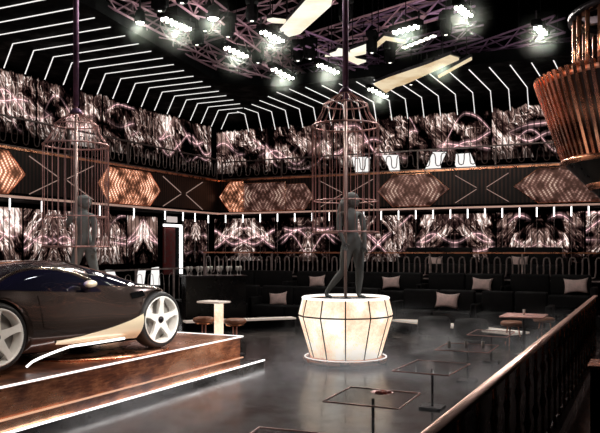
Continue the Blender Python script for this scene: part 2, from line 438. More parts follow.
eB, aB = balcony((XBF, YBF), (XR-.05, YBF), 1.75, 'back balcony with a black fascia and rose copper lozenge panels',
    [(.05, Bx(244), .45, .02, 3.26, 4.33, 'hex_warm'), (Bx(244)-.02, Bx(286), .02, .02, 3.26, 4.24, 'hex_rose'), (Bx(286)-.02, Bx(314), .02, .35, 3.26, 4.16, 'hex_rose'),
     (Bx(378), Bx(449), .5, .6, 3.28, 4.3, 'hex_rose'), (Bx(514), Bx(640), .7, .6, 3.28, 4.3, 'hex_rose')], 0, 1)
# studded diagonals on the black stretches of the fascia
def studs(e, pts, n=9):
    mb = MB()
    (x0, z0), (x1, z1) = pts
    mb.bar((x0,-.005,z0), (x1,-.005,z1), .02)
    mb.build('inlaid_line', M['stud'], e)
for (u0, u1) in ((26, 96), (161, 204)):
    a, b = Lx(u0)+.1, Lx(u1)-.1; m = (a+b)/2
    for s_ in (((a, 3.3), (m-.15, 3.75)), ((a, 4.25), (m-.15, 3.8)), ((m+.15, 3.75), (b, 3.3)), ((m+.15, 3.8), (b, 4.25))): studs(eL, s_)
for (u0, u1) in ((318, 376), (452, 512)):
    a, b = Bx(u0)+.1, Bx(u1)-.1; m = (a+b)/2
    for s_ in (((a, 3.35), (m-.15, 3.75)), ((a, 4.2), (m-.15, 3.8)), ((m+.15, 3.75), (b, 3.35)), ((m+.15, 3.8), (b, 4.2))): studs(eB, s_)

# hanging light tubes under the balcony lip
def hang_tube(p, label, group, L=.28):
    e = empty('hanging_light_tube', p, 0, label, 'light', group)
    MB().tube([(0,0,0), (0,0,-L)], .019, 8).build('glowing_tube', M['white_led'], e)
    MB().tube([(0,0,.0), (0,0,.02)], .04, 8).build('cap', M['dark_metal'], e)
    MB().tube([(0,0,-L), (0,0,-1.7)], .006, 4).build('cable', M['iron'], e)
for i, u in enumerate((11, 43, 76, 101, 135, 166, 184, 196)):
    p = at_X(u, 200, XBF-.08)
    hang_tube((XBF-.12, p.y, ZB0-.02), 'short white light tube hanging under the left balcony, %s from the left end' % ORD[i], 'tubes under the left balcony')
for i in range(24):
    u = 208+i*17.3
    p = at_Y(u, 215, YBF+.1)
    if p.x > XR-.3: break
    hang_tube((p.x, YBF+.12, ZB0-.02), 'short white light tube hanging under the back balcony, %s from the room corner' % ORD[i], 'tubes under the back balcony')

# ------------------------------------------------------------------ meander railings
def meander_railing(A, B, z0, z1, label, pitch=.23, name='railing', mat='iron', post=2.4, thick=.016, toplit=False):
    A = Vector((*A, 0)); B = Vector((*B, 0)); L = (B-A).length; a = math.atan2(B.y-A.y, B.x-A.x)
    e = empty(name, A+Vector((0,0,z0)), a, label, 'railing'); H = z1-z0
    MB().box((L/2, 0, H), (L, .07, .04)).build('top_rail', M['copper' if toplit else mat], e)
    MB().box((L/2, 0, .04), (L, .04, .03)).build('bottom_rail', M[mat], e)
    mb = MB(); x = .1; lo = .12; hi = H-.12; k = 0; r = pitch*.5; pts = []
    while x < L-.1:
        # each bar rises, arches over and drops: hairpin loops of changing height
        hh = hi-(.0, .22, .0, .12)[k % 4]*H*.6; ll = lo+(.0, .18, .0, .1)[(k+1) % 4]*H*.6
        up = k % 2 == 0
        zs_, ze = (ll, hh) if up else (hh, ll)
        pts += [(x, 0, zs_+(r if up else -r)*.6), (x, 0, ze-(r if up else -r)*.6)]
        c = x+r/1.0*.5
        pts += [(x+r*.15, 0, ze-(r if up else -r)*.15), (x+r*.5, 0, ze), (x+r*.85, 0, ze-(r if up else -r)*.15)]
        x += r; k += 1
    mb.tube(pts, thick, 4); mb.build('meander_bars', M[mat], e)
    n = max(1, round(L/post))
    for i in range(n+1): MB().box((min(max(L*i/n, .02), L-.02), 0, H/2), (.04, .05, H)).build('post', M[mat], e)
    return e
meander_railing((XBF-.05, 0), (XBF-.05, YBF), ZB1+.045, 5.15, 'wrought looping railing on top of the left balcony', .36, mat='iron_dark')
meander_railing((XBF+.1, YBF+.08), (XR-.1, YBF+.08), ZB1+.045, 5.05, 'wrought looping railing on top of the back balcony', .36, mat='iron_dark')

# white slanted light panels behind the balcony railings and behind the car
def slant_panel(quad, label, Y=None, X=None):
    pts = [(at_Y(u, v, Y) if Y else at_X(u, v, X)) for u, v in quad]
    c = sum(pts, Vector())/len(pts); base = Vector((c.x, c.y, min(p.z for p in pts)))
    e = empty('slanted_light_panel', base, 0, label, 'light panel', 'white slanted light panels')
    off = Vector((0, .06, 0)) if Y else Vector((-.06, 0, 0))
    P = [p-base for p in pts]
    MB().prism(P, off).build('diffuser', M['strip_led'], e)
    m = sum(P, Vector())/len(P)
    MB().prism([m+(p-m)*1.06+off for p in P], off*.6).build('backing', M['black'], e)
    if X: MB().tube([m+off*1.8, Vector((m.x,m.y,-base.z))+off*1.8], .02, 6).build('stand', M['dark_metal'], e)
for i, (q, l) in enumerate((
    (((352,157),(370,157),(368,176),(356,176)), 'white light panel seen through the centre cage on the upper balcony'),
    (((382,155),(398,155),(400,178),(392,178),(388,166)), 'white bent light panel just right of the centre cage on the upper balcony'),
    (((433,152),(446,152),(440,165),(442,177),(421,178)), 'white light panel leaning right, first of the pair above the dark balcony stretch'),
    (((456,154),(470,153),(480,176),(462,176),(455,165)), 'white arrow-shaped light panel pointing left, second of the pair above the dark balcony stretch'))):
    slant_panel(q, l, Y=YBF+.6)
for q, l in (
    (((76,271),(86,271),(94,284),(83,284)), 'white slanted light panel low on the left wall, nearest the car mirror'),
    (((107,270),(114,270),(119,283),(111,283)), 'white slanted light panel low on the left wall, second from the car mirror'),
    (((140,269),(146,269),(144,285),(137,285)), 'white upright light panel on the left wall, further from the doorway'),
    (((153,268),(159,267),(160,285),(152,285)), 'white upright light panel on the left wall, beside the doorway')):
    slant_panel(q, l, X=XBF+.25)

# doorway with white outline
dA = at_X(164, 250, XW+.5); dB = at_X(181, 250, XW+.5)
e = empty('door_1', (XW+.5, dA.y, 0), 0); e['kind'] = 'structure'
W_ = dB.y-dA.y
zt = at_X(181, 226, XW+.5).z
MB().box((0, W_/2, .35), (.5, W_+.6, .7)).build('threshold', M['black'], e)
MB().box((0, W_/2, zt), (.08, W_, .08)).build('lintel_light', M['white_led'], e)
MB().box((0, W_, zt/2+.4), (.08, .09, zt-.8)).build('jamb_light', M['white_led'], e)
MB().box((-.06, W_*.36, zt/2+.3), (.06, W_*.66, zt-.75)).build('red_curtain', M['red_cloth'], e)
MB().box((-.1, W_/2, zt/2+.3), (.05, W_+.4, zt)).build('recess', M['black'], e)
c = at_X(172, 219.5, XW+.5)
o = MB().box((0,0,0), (.08, .55, .2)).bevel(.02).build('pale_sign_box', emit('sign_glow', (1,.85,.8), .6), None, loc=c); o.name = 'sign_box'
tag(o, 'small blank pale sign box mounted above the lit doorway', 'sign')

# ------------------------------------------------------------------ terraces, back railing, banquettes
TZ = 1.05
plane_box('trim_2', ((XL+XR)/2, (20.0+YB)/2, TZ/2), (XR-XL-.1, YB-20.0, TZ), M['black'])
plane_box('trim_3', (-3.2, 19.0, .18), (20.5, 2.0, .36), M['gloss_black'])
meander_railing((-13.2, 20.05), (4.5, 20.05), TZ, 1.82, 'wrought looping railing along the raised terrace at the back', .32, thick=.02, toplit=True)
meander_railing((XBF+1.2, 9.0), (XBF+1.2, 19.6), 0.0, 1.35, 'thin dark railing along the left wall, behind the car', .5, post=1.8, thick=.01)

def banquette(A, B, z, label, depth=.75):
    A = Vector((*A, 0)); B = Vector((*B, 0)); L = (B-A).length; a = math.atan2(B.y-A.y, B.x-A.x)
    e = empty('banquette', (A+B)/2+Vector((0,0,z)), a, label, 'sofa', 'dark banquettes in front of the terrace')
    MB().box((0, depth/2, .05), (L-.1, depth-.1, .1)).build('plinth', M['dark_metal'], e)
    n = max(2, round(L/1.0))
    for i in range(n):
        w = L/n; x = -L/2+w*(i+.5)
        MB().box((x, depth/2-.08, .29), (w-.02, depth-.1, .3)).bevel(.04).build('seat_cushion', M['upholstery'], e)
        MB().box((x, depth-.12, .68), (w-.02, .2, .5)).bevel(.05).build('back_cushion', M['upholstery'], e)
    for s in (-1, 1): MB().box((s*(L/2+.07), depth/2, .36), (.14, depth, .56)).bevel(.03).build('armrest', M['upholstery'], e)
    return e
def seg(u0, u1, Y): return (at_Y(u0, 300, Y).x, Y), (at_Y(u1, 300, Y).x, Y)
R1 = 16.9; R2 = 18.5
for (u0, u1), t in zip(((190, 248), (252, 318), (322, 372), (396, 470), (476, 545)), ('at its left end', 'behind and left of the glowing podium', 'hidden partly by the glowing podium', 'right of the glowing podium', 'at its right end by the copper rail')):
    banquette(*seg(u0, u1, R1), 0, 'dark upholstered banquette in the front row, '+t)
for (u0, u1), t in zip(((210, 282), (288, 348), (352, 416), (422, 500), (506, 590)), ('at its left end', 'holding the cushion left of the dancer', 'holding the cushion right of the dancer', 'in its right half with one pink cushion', 'at its right end by the copper rail')):
    banquette(*seg(u0, u1, R2), .36, 'dark upholstered banquette in the raised row, '+t)
def cushion(u, v, Y, label, s=.45, tilt=0):
    p = at_Y(u, v, Y)
    n = 10; P = []; mb = MB()
    for side in (1, -1):
        G = []
        for i in range(n+1):
            row = []
            for j in range(n+1):
                a = -1+2*i/n; b = -1+2*j/n
                pin = 1-.10*(1-abs(a)**2)*abs(b)**3; pin2 = 1-.16*(1-abs(b)**2)*abs(a)**3
                t = (1-a*a)*(1-b*b)
                row.append(Vector((a*s*.58*(1-.12*(1-b*b)*abs(a)**4), side*.075*max(t, 0)**.5, b*s*.40*(1-.25*(1-a*a)*abs(b)**4))))
            G.append(row)
        mb.grid(G)
    bmesh.ops.remove_doubles(mb.bm, verts=mb.bm.verts[:], dist=.0005)
    o = mb.build('cushion', M['cushion'], loc=p, rot=(math.radians(-12), math.radians(tilt), 0))
    tag(o, label, 'cushion', 'pale cushions on the banquettes')
cushion(278, 299, R1+.45, 'pale pink cushion on the front banquette left of the glowing podium', .48, -6)
cushion(447, 300.5, R1+.45, 'beige cushion on the front banquette right of the glowing podium', .50, 3)
cushion(317, 281.5, R2+.45, 'pale cushion on the raised banquette left of the dancer', .45, -5)
cushion(391, 282.5, R2+.45, 'pale cushion on the raised banquette right of the dancer', .45, -4)
cushion(482, 284.5, R2+.45, 'pale pink cushion on the raised banquette, middle of the right half', .46, 3)
cushion(576, 286, R2+.45, 'pale cushion on the raised banquette, far right above the copper rail end', .5, -3)
# banquettes behind the terrace railing
for (u0, u1), t in zip(((400, 468), (484, 560)), ('left of the two', 'right of the two')):
    banquette(*seg(u0, u1, 21.0), TZ, 'dark banquette behind the terrace railing, '+t)
cushion(435, 261.5, 21.45, 'small pink cushion glimpsed behind the terrace railing, left one', .40)
cushion(520, 261.5, 21.45, 'small pink cushion glimpsed behind the terrace railing, right one', .42)

# low lit ledge at the far edge of the dance floor
a = at_z(392, 320, .22); b = at_z(512, 334, .22)
d_ = (b-a).normalized(); nrm = Vector((-d_.y, d_.x, 0))
e = empty('low_ledge', (a.x, a.y, 0), 0, 'low cream stone ledge at the far edge of the dance floor, right of the podium', 'ledge')
MB().prism([Vector((0,0,.19)), (b-a)*1+Vector((0,0,.19)), (b-a)+nrm*.55+Vector((0,0,.19)), nrm*.55+Vector((0,0,.19))], (0,0,.04)).build('slab_top', M['lit_cream'], e)
MB().prism([nrm*.08, (b-a)+nrm*.08, (b-a)+nrm*.5, nrm*.5], (0,0,.19)).build('slab_base', M['black'], e)
a2 = at_z(186, 322, .22); b2 = at_z(296, 318, .22)
d2 = (b2-a2); n2 = Vector((-d2.y, d2.x, 0)).normalized()
e = empty('low_ledge', (a2.x, a2.y, 0), 0, 'low cream stone ledge at the far edge of the dance floor, left of the podium', 'ledge')
MB().prism([Vector((0,0,.19)), d2+Vector((0,0,.19)), d2+n2*.35+Vector((0,0,.19)), n2*.35+Vector((0,0,.19))], (0,0,.04)).build('slab_top', M['lit_cream'], e)
MB().prism([n2*.06, d2+n2*.06, d2+n2*.3, n2*.3], (0,0,.19)).build('slab_base', M['black'], e)

# round dark poufs in front of the ledge
def pouf(u, v, label, r=.36):
    p = at_z(u, v, 0)
    e = empty('pouf', (p.x, p.y, 0), 0, label, 'stool', 'dark poufs by the ledge')
    MB().lathe([(0,.0), (r*.85,0), (r*.85,.05), (0,.05)], n=28).build('foot_ring', M['dark_metal'], e)
    MB().lathe([(0,.05), (r*.92,.05), (r,.10), (r*1.02,.22), (r*.98,.36), (r*.88,.42), (0,.44)], n=28).build('padded_seat', M['upholstery'], e)
pouf(434, 336, 'round dark pouf in front of the cream ledge, nearer the podium')
pouf(471, 339, 'round dark pouf in front of the cream ledge, further right')

# ------------------------------------------------------------------ low glass tables
def glass_table(quad, z, label):
    P = [at_z(u, v, z) for u, v in quad]
    c = sum(P, Vector())/4; c.z = 0
    # square it up: use mean side vectors
    ux = ((P[1]-P[0])+(P[2]-P[3]))/2; uy = ((P[3]-P[0])+(P[2]-P[1]))/2
    ux.z = uy.z = 0
    e = empty('low_glass_table', c, 0, label, 'table', 'low glass tables on the dance floor')
    q = [(-ux-uy)/2, (ux-uy)/2, (ux+uy)/2, (-ux+uy)/2]
    MB().prism([p*.985+Vector((0,0,z-.025)) for p in q], (0,0,.02)).build('glass_top', M['glass_tab'], e)
    mb = MB()
    for i in range(4): mb.bar(q[i]+Vector((0,0,z-.012)), q[(i+1) % 4]+Vector((0,0,z-.012)), .009, .014)
    mb.build('copper_edging', M['rose'], e)
    MB().tube([(0,0,.02),(0,0,z-.026)], .016, 10).build('pedestal', M['dark_metal'], e)
    MB().box((0,0,.012), (.26,.26,.024)).build('foot_plate', M['dark_metal'], e)
    return e
glass_table(((324,400),(398,408),(421,392),(350,386)), .5, 'low square glass table with a red dish, right in front of the podium')
glass_table(((390,370),(451,374.5),(468,363),(420,359)), .5, 'low square glass table right of the podium, next behind the one with the red dish')
glass_table(((434,349),(489,352),(498,344.5),(449,342)), .5, 'low square glass table with three small candles, by the copper rail')
glass_table(((466,334),(508,336.5),(514,331),(478,329)), .5, 'farthest low square glass table, between the poufs and copper rail')
glass_table(((236,440),(322,451),(330,432),(262,427)), .5, 'low square glass table cut off by the bottom of the view')
# red dish
p = at_z(382, 394, .5)
e = empty('dish', (p.x, p.y, .497), 0, 'small plate of red food on the glass table in front of the podium', 'dish')
MB().lathe([(0,.004), (.06,.004), (.11,.018), (.115,.022), (.105,.02), (.06,.01), (0,.01)], n=24).build('plate', M['rose'], e)
mb = MB()
for k in range(9):
    a = k*2.4; r = .015+.007*k; mb.ball((r*math.cos(a), r*math.sin(a), .022), .024, .018, .014, 8)
mb.build('food', M['food'], e)
def candle(p, label, h=.10):
    e = empty('candle_glass', p, 0, label, 'candle')
    MB().lathe([(0,0), (.022,0), (.026,h), (.023,h), (.02,.01), (0,.01)], n=12).build('glass_cup', M['glassware'], e)
    MB().lathe([(0,.015), (.019,.015), (.019,h*.85), (0,h*.85)], n=10).build('wax', M['white_led'], e)
for u, t in ((449,'left'), (466,'middle'), (483,'right')):
    p = at_z(u, 348, .5); candle((p.x, p.y, .497), 'small lit candle, %s one of three on the glass table by the rail' % t)

# copper cocktail tables at right
def cocktail(u, v, z, w, label, mat='copper'):
    p = at_z(u, v, z); e = empty('cocktail_table', (p.x, p.y, 0), 0, label, 'table')
    MB().box((0,0,z-.015), (w, w, .03)).bevel(.006, 1).build('table_top', M[mat], e)
    MB().tube([(0,0,.02), (0,0,z-.03)], .03, 10).build('stem', M['dark_metal'], e)
    MB().lathe([(0,0), (.2,0), (.2,.012), (.03,.03), (0,.03)], n=20).build('foot', M['dark_metal'], e)
    return Vector((p.x, p.y, z))
t1 = cocktail(524, 315, .72, .75, 'copper topped cocktail table with a candle, far right before the banquettes', 'rose')
candle((t1.x, t1.y, .721), 'small lit candle on the copper cocktail table')
t2 = cocktail(491, 336, .40, .5, 'low copper topped side table left of the copper rail', 'rose') if False else None
def low_stool(u, v, label, mat='leather'):
    p = at_z(u, v, 0); e = empty('low_stool', (p.x, p.y, 0), 0, label, 'stool')
    MB().lathe([(0,.38), (.2,.38), (.225,.41), (.22,.46), (.18,.48), (0,.485)], n=24).build('seat', M[mat], e)
    for k in range(3):
        a = k*2.09+.4; MB().tube([(.12*math.cos(a), .12*math.sin(a), .38), (.19*math.cos(a), .19*math.sin(a), 0)], .014, 6).build('leg', M['copper'], e)
low_stool(512, 345, 'low tan leather stool left of the copper cocktail table')
low_stool(544, 340, 'low tan leather stool right of the copper cocktail table')

# ------------------------------------------------------------------ bar-height table and stools behind the stage
p = at_z(218, 301, .97); B0 = Vector((p.x, p.y, 0))
e = empty('bar_table', B0, -.1, 'narrow high table with a glowing cream post behind the end of the car stage', 'table')
MB().box((-.1,0,.95), (.52,.35,.035)).bevel(.008, 1).build('table_top', M['lit_cream'], e)
MB().box((.02,0,.47), (.12,.12,.93)).build('post', M['podium'], e)
MB().box((.02,0,.01), (.36,.3,.02)).build('foot_plate', M['dark_metal'], e)
def bar_stool(u, v, label):
    p = at_z(u, v, .64); e = empty('bar_stool', (p.x, p.y, 0), 0, label, 'stool', 'bar stools behind the stage')
    MB().lathe([(0,.56), (.17,.56), (.2,.585), (.21,.61), (.2,.64), (.16,.655), (0,.66)], n=24).build('seat', M['leather'], e)
    MB().lathe([(0,.53), (.16,.53), (.17,.56), (0,.56)], n=24).build('seat_base', M['copper'], e)
    for s in (-.035, .035): MB().tube([(s,0,.02), (s,0,.54)], .014, 8).build('stem', M['rose'], e)
    MB().lathe([(0,0), (.19,0), (.19,.015), (0,.03)], n=24).build('foot', M['dark_metal'], e)
bar_stool(204, 318, 'round leather bar stool left of the cream table post')
bar_stool(235, 319.5, 'round leather bar stool right of the cream table post')

# bar counter with glassware at the left wall
c0 = at_d(186, 290, 18.3); c1 = at_d(246, 290, 18.9)
c0.z = c1.z = 0
dv = (c1-c0); a = math.atan2(dv.y, dv.x)
e = empty('bar_counter', c0, a, 'dark bar counter with rows of glasses near the lit doorway', 'counter')
MB().box((dv.length/2, .25, .6), (dv.length, .5, 1.2)).build('counter_body', M['gloss_black'], e)
MB().box((dv.length/2, .25, 1.22), (dv.length+.06, .6, .04)).build('counter_top', M['dark_metal'], e)
g0 = None
for i in range(12):
    q = c0+dv*((i+.5)/12); q = Vector((q.x, q.y, 1.24))+Vector((-dv.y, dv.x, 0)).normalized()*(.12+.16*(i % 2))
    if g0 is None:
        g0 = empty('drinking_glass', q, 0)
        MB().lathe([(0,0), (.035,0), (.035,.006), (.006,.012), (.006,.09), (.03,.12), (.045,.18), (.04,.24), (.037,.24), (.041,.18), (.027,.125), (0,.1)], n=12).build('goblet', M['glassware'], g0)
        g = g0
    else: g = copy_tree(g0); g.location = q
    tag(g, 'clear drinking glass on the bar counter, %s from its left end' % ORD[i], 'glass', 'glasses on the bar counter')

# ------------------------------------------------------------------ stage
SX1, SX0, SY1, SY0, SZ = -5.70, -8.35, 9.75, 1.5, .56
e = empty('car_stage', ((SX0+SX1)/2, (SY0+SY1)/2, 0), 0, 'raised copper clad display stage with glowing white edges under the car', 'stage')
cx, cy = (SX0+SX1)/2, (SY0+SY1)/2; sw, sl = SX1-SX0, SY1-SY0
MB().box((0,.2,.045), (sw-.02, sl+1.0, .09)).build('plinth', M['gloss_black'], e)
MB().box((0,0,.09+(SZ-.12)/2), (sw-.06, sl-.06, SZ-.12)).build('copper_side', M['stage'], e)
MB().box((0,0,SZ-.015), (sw-.04, sl-.04, .03)).build('stage_floor', M['stage'], e)
mb = MB(); hx, hy = sw/2, sl/2
MB().bar((hx,-hy,SZ), (hx,hy,SZ), .024, .02).build('edge_light', M['edge_led'], e)
MB().bar((-hx,hy,SZ), (hx,hy,SZ), .024, .02).build('edge_light', M['edge_led'], e)
MB().bar((hx+.0,-hy,.235), (hx,hy,.235), .03, .015).build('middle_trim', emit('warm_trim_glow', (1,.55,.35), .9), e)
MB().bar((hx+.01,-hy-.3,.10), (hx+.01,hy+.68,.10), .022, .02).build('base_light', M['white_led'], e)
# round turntable under the car
MB().lathe([(0,SZ), (1.12,SZ), (1.12,SZ+.025), (1.08,SZ+.035), (0,SZ+.035)], n=64).build('turntable', M['copper'], e, loc=(.15, 7.55-cy, 0))

# ------------------------------------------------------------------ the car
WLp = Vector((-6.27, 5.52, 0)); WRp = Vector((-5.93, 7.93, 0))
ax = (WRp-WLp).normalized(); WB = (WRp-WLp).length
lat = Vector((-ax.y, ax.x, 0))
O = WLp+lat*.86; O.z = SZ+.035
car = empty('concept_car', O, math.atan2(ax.y, ax.x), 'low bronze concept sports car with large white star wheels on the copper stage', 'car')
def cr(xs, ys, x):
    if x <= xs[0]: return ys[0]
    if x >= xs[-1]: return ys[-1]
    for i in range(len(xs)-1):
        if x <= xs[i+1]: break
    t = (x-xs[i])/(xs[i+1]-xs[i])
    y0 = ys[max(i-1,0)]; y1 = ys[i]; y2 = ys[i+1]; y3 = ys[min(i+2, len(ys)-1)]
    x0 = xs[max(i-1,0)]; x1 = xs[i]; x2 = xs[i+1]; x3 = xs[min(i+2, len(xs)-1)]
    m1 = (y2-y0)/(x2-x0) if x2 != x0 else 0; m2 = (y3-y1)/(x3-x1) if x3 != x1 else 0
    h = x2-x1; t2, t3 = t*t, t*t*t
    return (2*t3-3*t2+1)*y1+(t3-2*t2+t)*h*m1+(-2*t3+3*t2)*y2+(t3-t2)*h*m2
SXs = [-.95,-.70,-.35, 0,  .5,  1.0, 1.5, 2.0, WB, 2.78, 2.95, 3.02]
zR =  [.66, .82, .96, 1.06,1.15,1.18,1.13,1.00,.84, .68, .55, .46]
zBt = [.60, .72, .79, .82, .78, .74, .72, .74,.79, .62, .50, .42]
wM =  [.60, .84, .93, .97, .94, .91, .91, .94,.97, .88, .72, .55]
wBt = [.50, .74, .82, .86, .82, .80, .80, .80,.84, .72, .58, .45]
wR =  [.30, .40, .46, .52, .56, .58, .56, .50,.42, .36, .30, .25]
zB =  [.30, .24, .20, .18, .15, .14, .15, .17,.19, .20, .24, .28]
def sec(x):
    return [(cr(SXs,wM,x)*.86, cr(SXs,zB,x)), (cr(SXs,wM,x)*.97, cr(SXs,zB,x)+.12), (cr(SXs,wM,x), (cr(SXs,zB,x)+cr(SXs,zBt,x))/2),
            (cr(SXs,wBt,x)+.02, cr(SXs,zBt,x)), (cr(SXs,wR,x)+.10, cr(SXs,zBt,x)+(cr(SXs,zR,x)-cr(SXs,zBt,x))*.72), (cr(SXs,wR,x)*.55, cr(SXs,zR,x)-.012), (0, cr(SXs,zR,x))]
def surf_pt(x, t, side=-1, off=0.0):
    S = sec(x); T = [0, .14, .34, .55, .78, .92, 1.0]
    y = cr(T, [p[0] for p in S], t); z = cr(T, [p[1] for p in S], t)
    if off:
        dt = .01; y2 = cr(T, [p[0] for p in S], min(1, t+dt)); z2 = cr(T, [p[1] for p in S], min(1, t+dt))
        y1 = cr(T, [p[0] for p in S], max(0, t-dt)); z1 = cr(T, [p[1] for p in S], max(0, t-dt))
        n = Vector((z2-z1, -(y2-y1))); n.normalize(); y += n.x*off; z += n.y*off
    return Vector((x, side*y, z))
NX, NT = 90, 30
mb = MB()
rows = []
for i in range(NX+1):
    x = SXs[0]+(SXs[-1]-SXs[0])*i/NX
    rows.append([surf_pt(x, j/NT, -1) for j in range(NT+1)]+[surf_pt(x, 1-j/NT, 1) for j in range(1, NT+1)])
V = mb.grid(rows)
for i in (0, NX): mb.bm.faces.new(V[i])
for i in range(NX): mb.bm.faces.new((V[i][0], V[i][-1], V[i+1][-1], V[i+1][0]))
body = mb.build('body', M['carpaint'], car)
# wheel arches cut out of the body
cut = []
for x in (0, WB):
    for s in (-1, 1):
        m_ = MB(); m_.lathe([(0,-.35), (.415,-.35), (.415,.35), (0,.35)], n=48)
        m_.xf(Matrix.Translation((x, s*.98, .37)) @ Matrix.Rotation(PI/2, 4, 'X'))
        c_ = m_.build('cutter', M['black'], car); cut.append(c_)
        md = body.modifiers.new('arch', 'BOOLEAN'); md.object = c_; md.operation = 'DIFFERENCE'; md.solver = 'EXACT'
bpy.context.view_layer.update()
dg = bpy.context.evaluated_depsgraph_get()
me = bpy.data.meshes.new_from_object(body.evaluated_get(dg))
body.modifiers.clear(); body.data = me
for c_ in cut: bpy.data.objects.remove(c_, do_unlink=True)
def patch(name, mat, x0, x1, tlo, thi, side=-1, off=.006, n=26, m=10, label=None):
    """tlo/thi: functions of x giving the t range"""
    mb = MB(); G = []
    for i in range(n+1):
        x = x0+(x1-x0)*i/n; a = tlo((x-x0)/(x1-x0)); b = thi((x-x0)/(x1-x0))
        G.append([surf_pt(x, a+(b-a)*j/m, side, off) for j in range(m+1)])
    mb.grid(G); o = mb.build(name, mat, car)
    if label: o['label'] = label
    return o
for s in (-1, 1):
    arch = lambda q: math.sin(PI*min(1, max(0, q)))**.6
    patch('side_window', M['carglass'], .05, 1.5, lambda q: .60, lambda q: .60+.20*max(.02, (math.sin(PI*q**.8))**.7), s, .004, label='tinted teardrop side window')
    patch('door_panel', M['carpaint'], .55, 1.92, lambda q: .22+.10*(1-math.sin(PI*q)), lambda q: .56, s, .008)
    patch('lower_skirt', M['carcream'], .75, 2.06, lambda q: .10*(1-q), lambda q: .12+.03*(1-q)+.24*q**1.5, s, .014, label='cream lower skirt widening to the front wheel')
    # light line along the sill
    mb = MB(); mb.tube([(.36+1.42*k/20, s*(.90+.03*math.sin(PI*k/20)), .02+.16*min(1, k/8)**.6+.01*k/20) for k in range(21)], .014, 6); mb.build('sill_light', M['white_led'], car)
    mb = MB(); mb.tube([surf_pt(.02+1.52*k/30, .615+.195*max(.0, (math.sin(PI*(k/30)**.8))**.7)+.006, s, .01) for k in range(1, 28)], .010, 6); mb.build('window_trim', M['silver'], car)
    patch('hood_vent', M['black'], 1.95, 2.15, lambda q: .50, lambda q: .56, s, .012)
    patch('headlight', M['bulb_dim'], 2.72, 2.92, lambda q: .52, lambda q: .56+.04*q, s, .012)
mb = MB(); G = []
for i in range(19):
    x = 1.38+(2.2-1.38)*i/18
    G.append([surf_pt(x, .66+.34*j/8, -1, .006) for j in range(9)]+[surf_pt(x, 1-.34*j/8, 1, .006) for j in range(1, 9)])
mb.grid(G); mb.build('windshield', M['carglass'], car)
# mirrors
for s in (-1, 1):
    mir = MB().ball((0,0,0), .09, .06, .045, 16).build('side_mirror', M['carcream'], car, loc=(1.22, s*.93, .90))
    MB().bar((0,0,-.03), (.03,-s*.14,-.10), .025).build('mirror_arm', M['carpaint'], mir)
# wheels
def wheel(x, s):
    w = empty('wheel', (x, s*.80, .375)); w.parent = car
    R = Matrix.Rotation(PI/2*(1 if s < 0 else -1), 4, 'X')   # local +z faces outwards
    MB().lathe([(.305,-.12), (.33,-.13), (.36,-.12), (.375,-.09), (.375,.06), (.362,.10), (.335,.115), (.31,.11), (.305,.09), (.305,-.12)], n=56).xf(R).build('tyre', M['tyre'], w)
    MB().lathe([(.306,.10), (.312,.118), (.300,.122), (.285,.10), (.275,.02), (.275,-.1), (.306,-.1)], n=56).xf(R).build('rim', M['rim'], w)
    MB().lathe([(0,-.02), (.276,-.02), (.276,-.03), (0,-.03)], n=40).xf(R).build('brake_disc', M['disc'], w)
    for k in range(5):
        a = 2*PI*k/5+.3
        mb = MB(); L0, L1 = .03, .292
        sec_ = lambda r, w_, z, t: [Vector((r, -w_, z)), Vector((r, w_, z)), Vector((r, w_*.8, z-t)), Vector((r, -w_*.8, z-t))]
        prof = [(.02,.045,.085), (.08,.055,.092), (.16,.040,.10), (.23,.034,.108), (.292,.05,.112)]
        G = [sec_(r, ww, zz, .05) for r, ww, zz in prof]
        V = [[mb.bm.verts.new(p) for p in g_] for g_ in G]
        for i in range(len(V)-1):
            for j in range(4): mb.bm.faces.new((V[i][j], V[i+1][j], V[i+1][(j+1) % 4], V[i][(j+1) % 4]))
        mb.bm.faces.new(V[0]); mb.bm.faces.new(V[-1])
        mb.xf(R @ Matrix.Rotation(a, 4, 'Z')).build('spoke', M['rim'], w)
    MB().lathe([(0,.115), (.03,.115), (.045,.10), (.045,.04), (0,.04)], n=24).xf(R).build('hub_cap', M['dark_metal'], w)
    MB().lathe([(.395,-.1), (.43,-.1), (.44,.09), (.425,.11), (.395,.10), (.395,-.1)], n=48)
for x in (0, WB):
    for s in (-1, 1): wheel(x, s)
MB().box((1.2,0,.17), (3.2,1.3,.12)).build('floor_pan', M['black'], car)

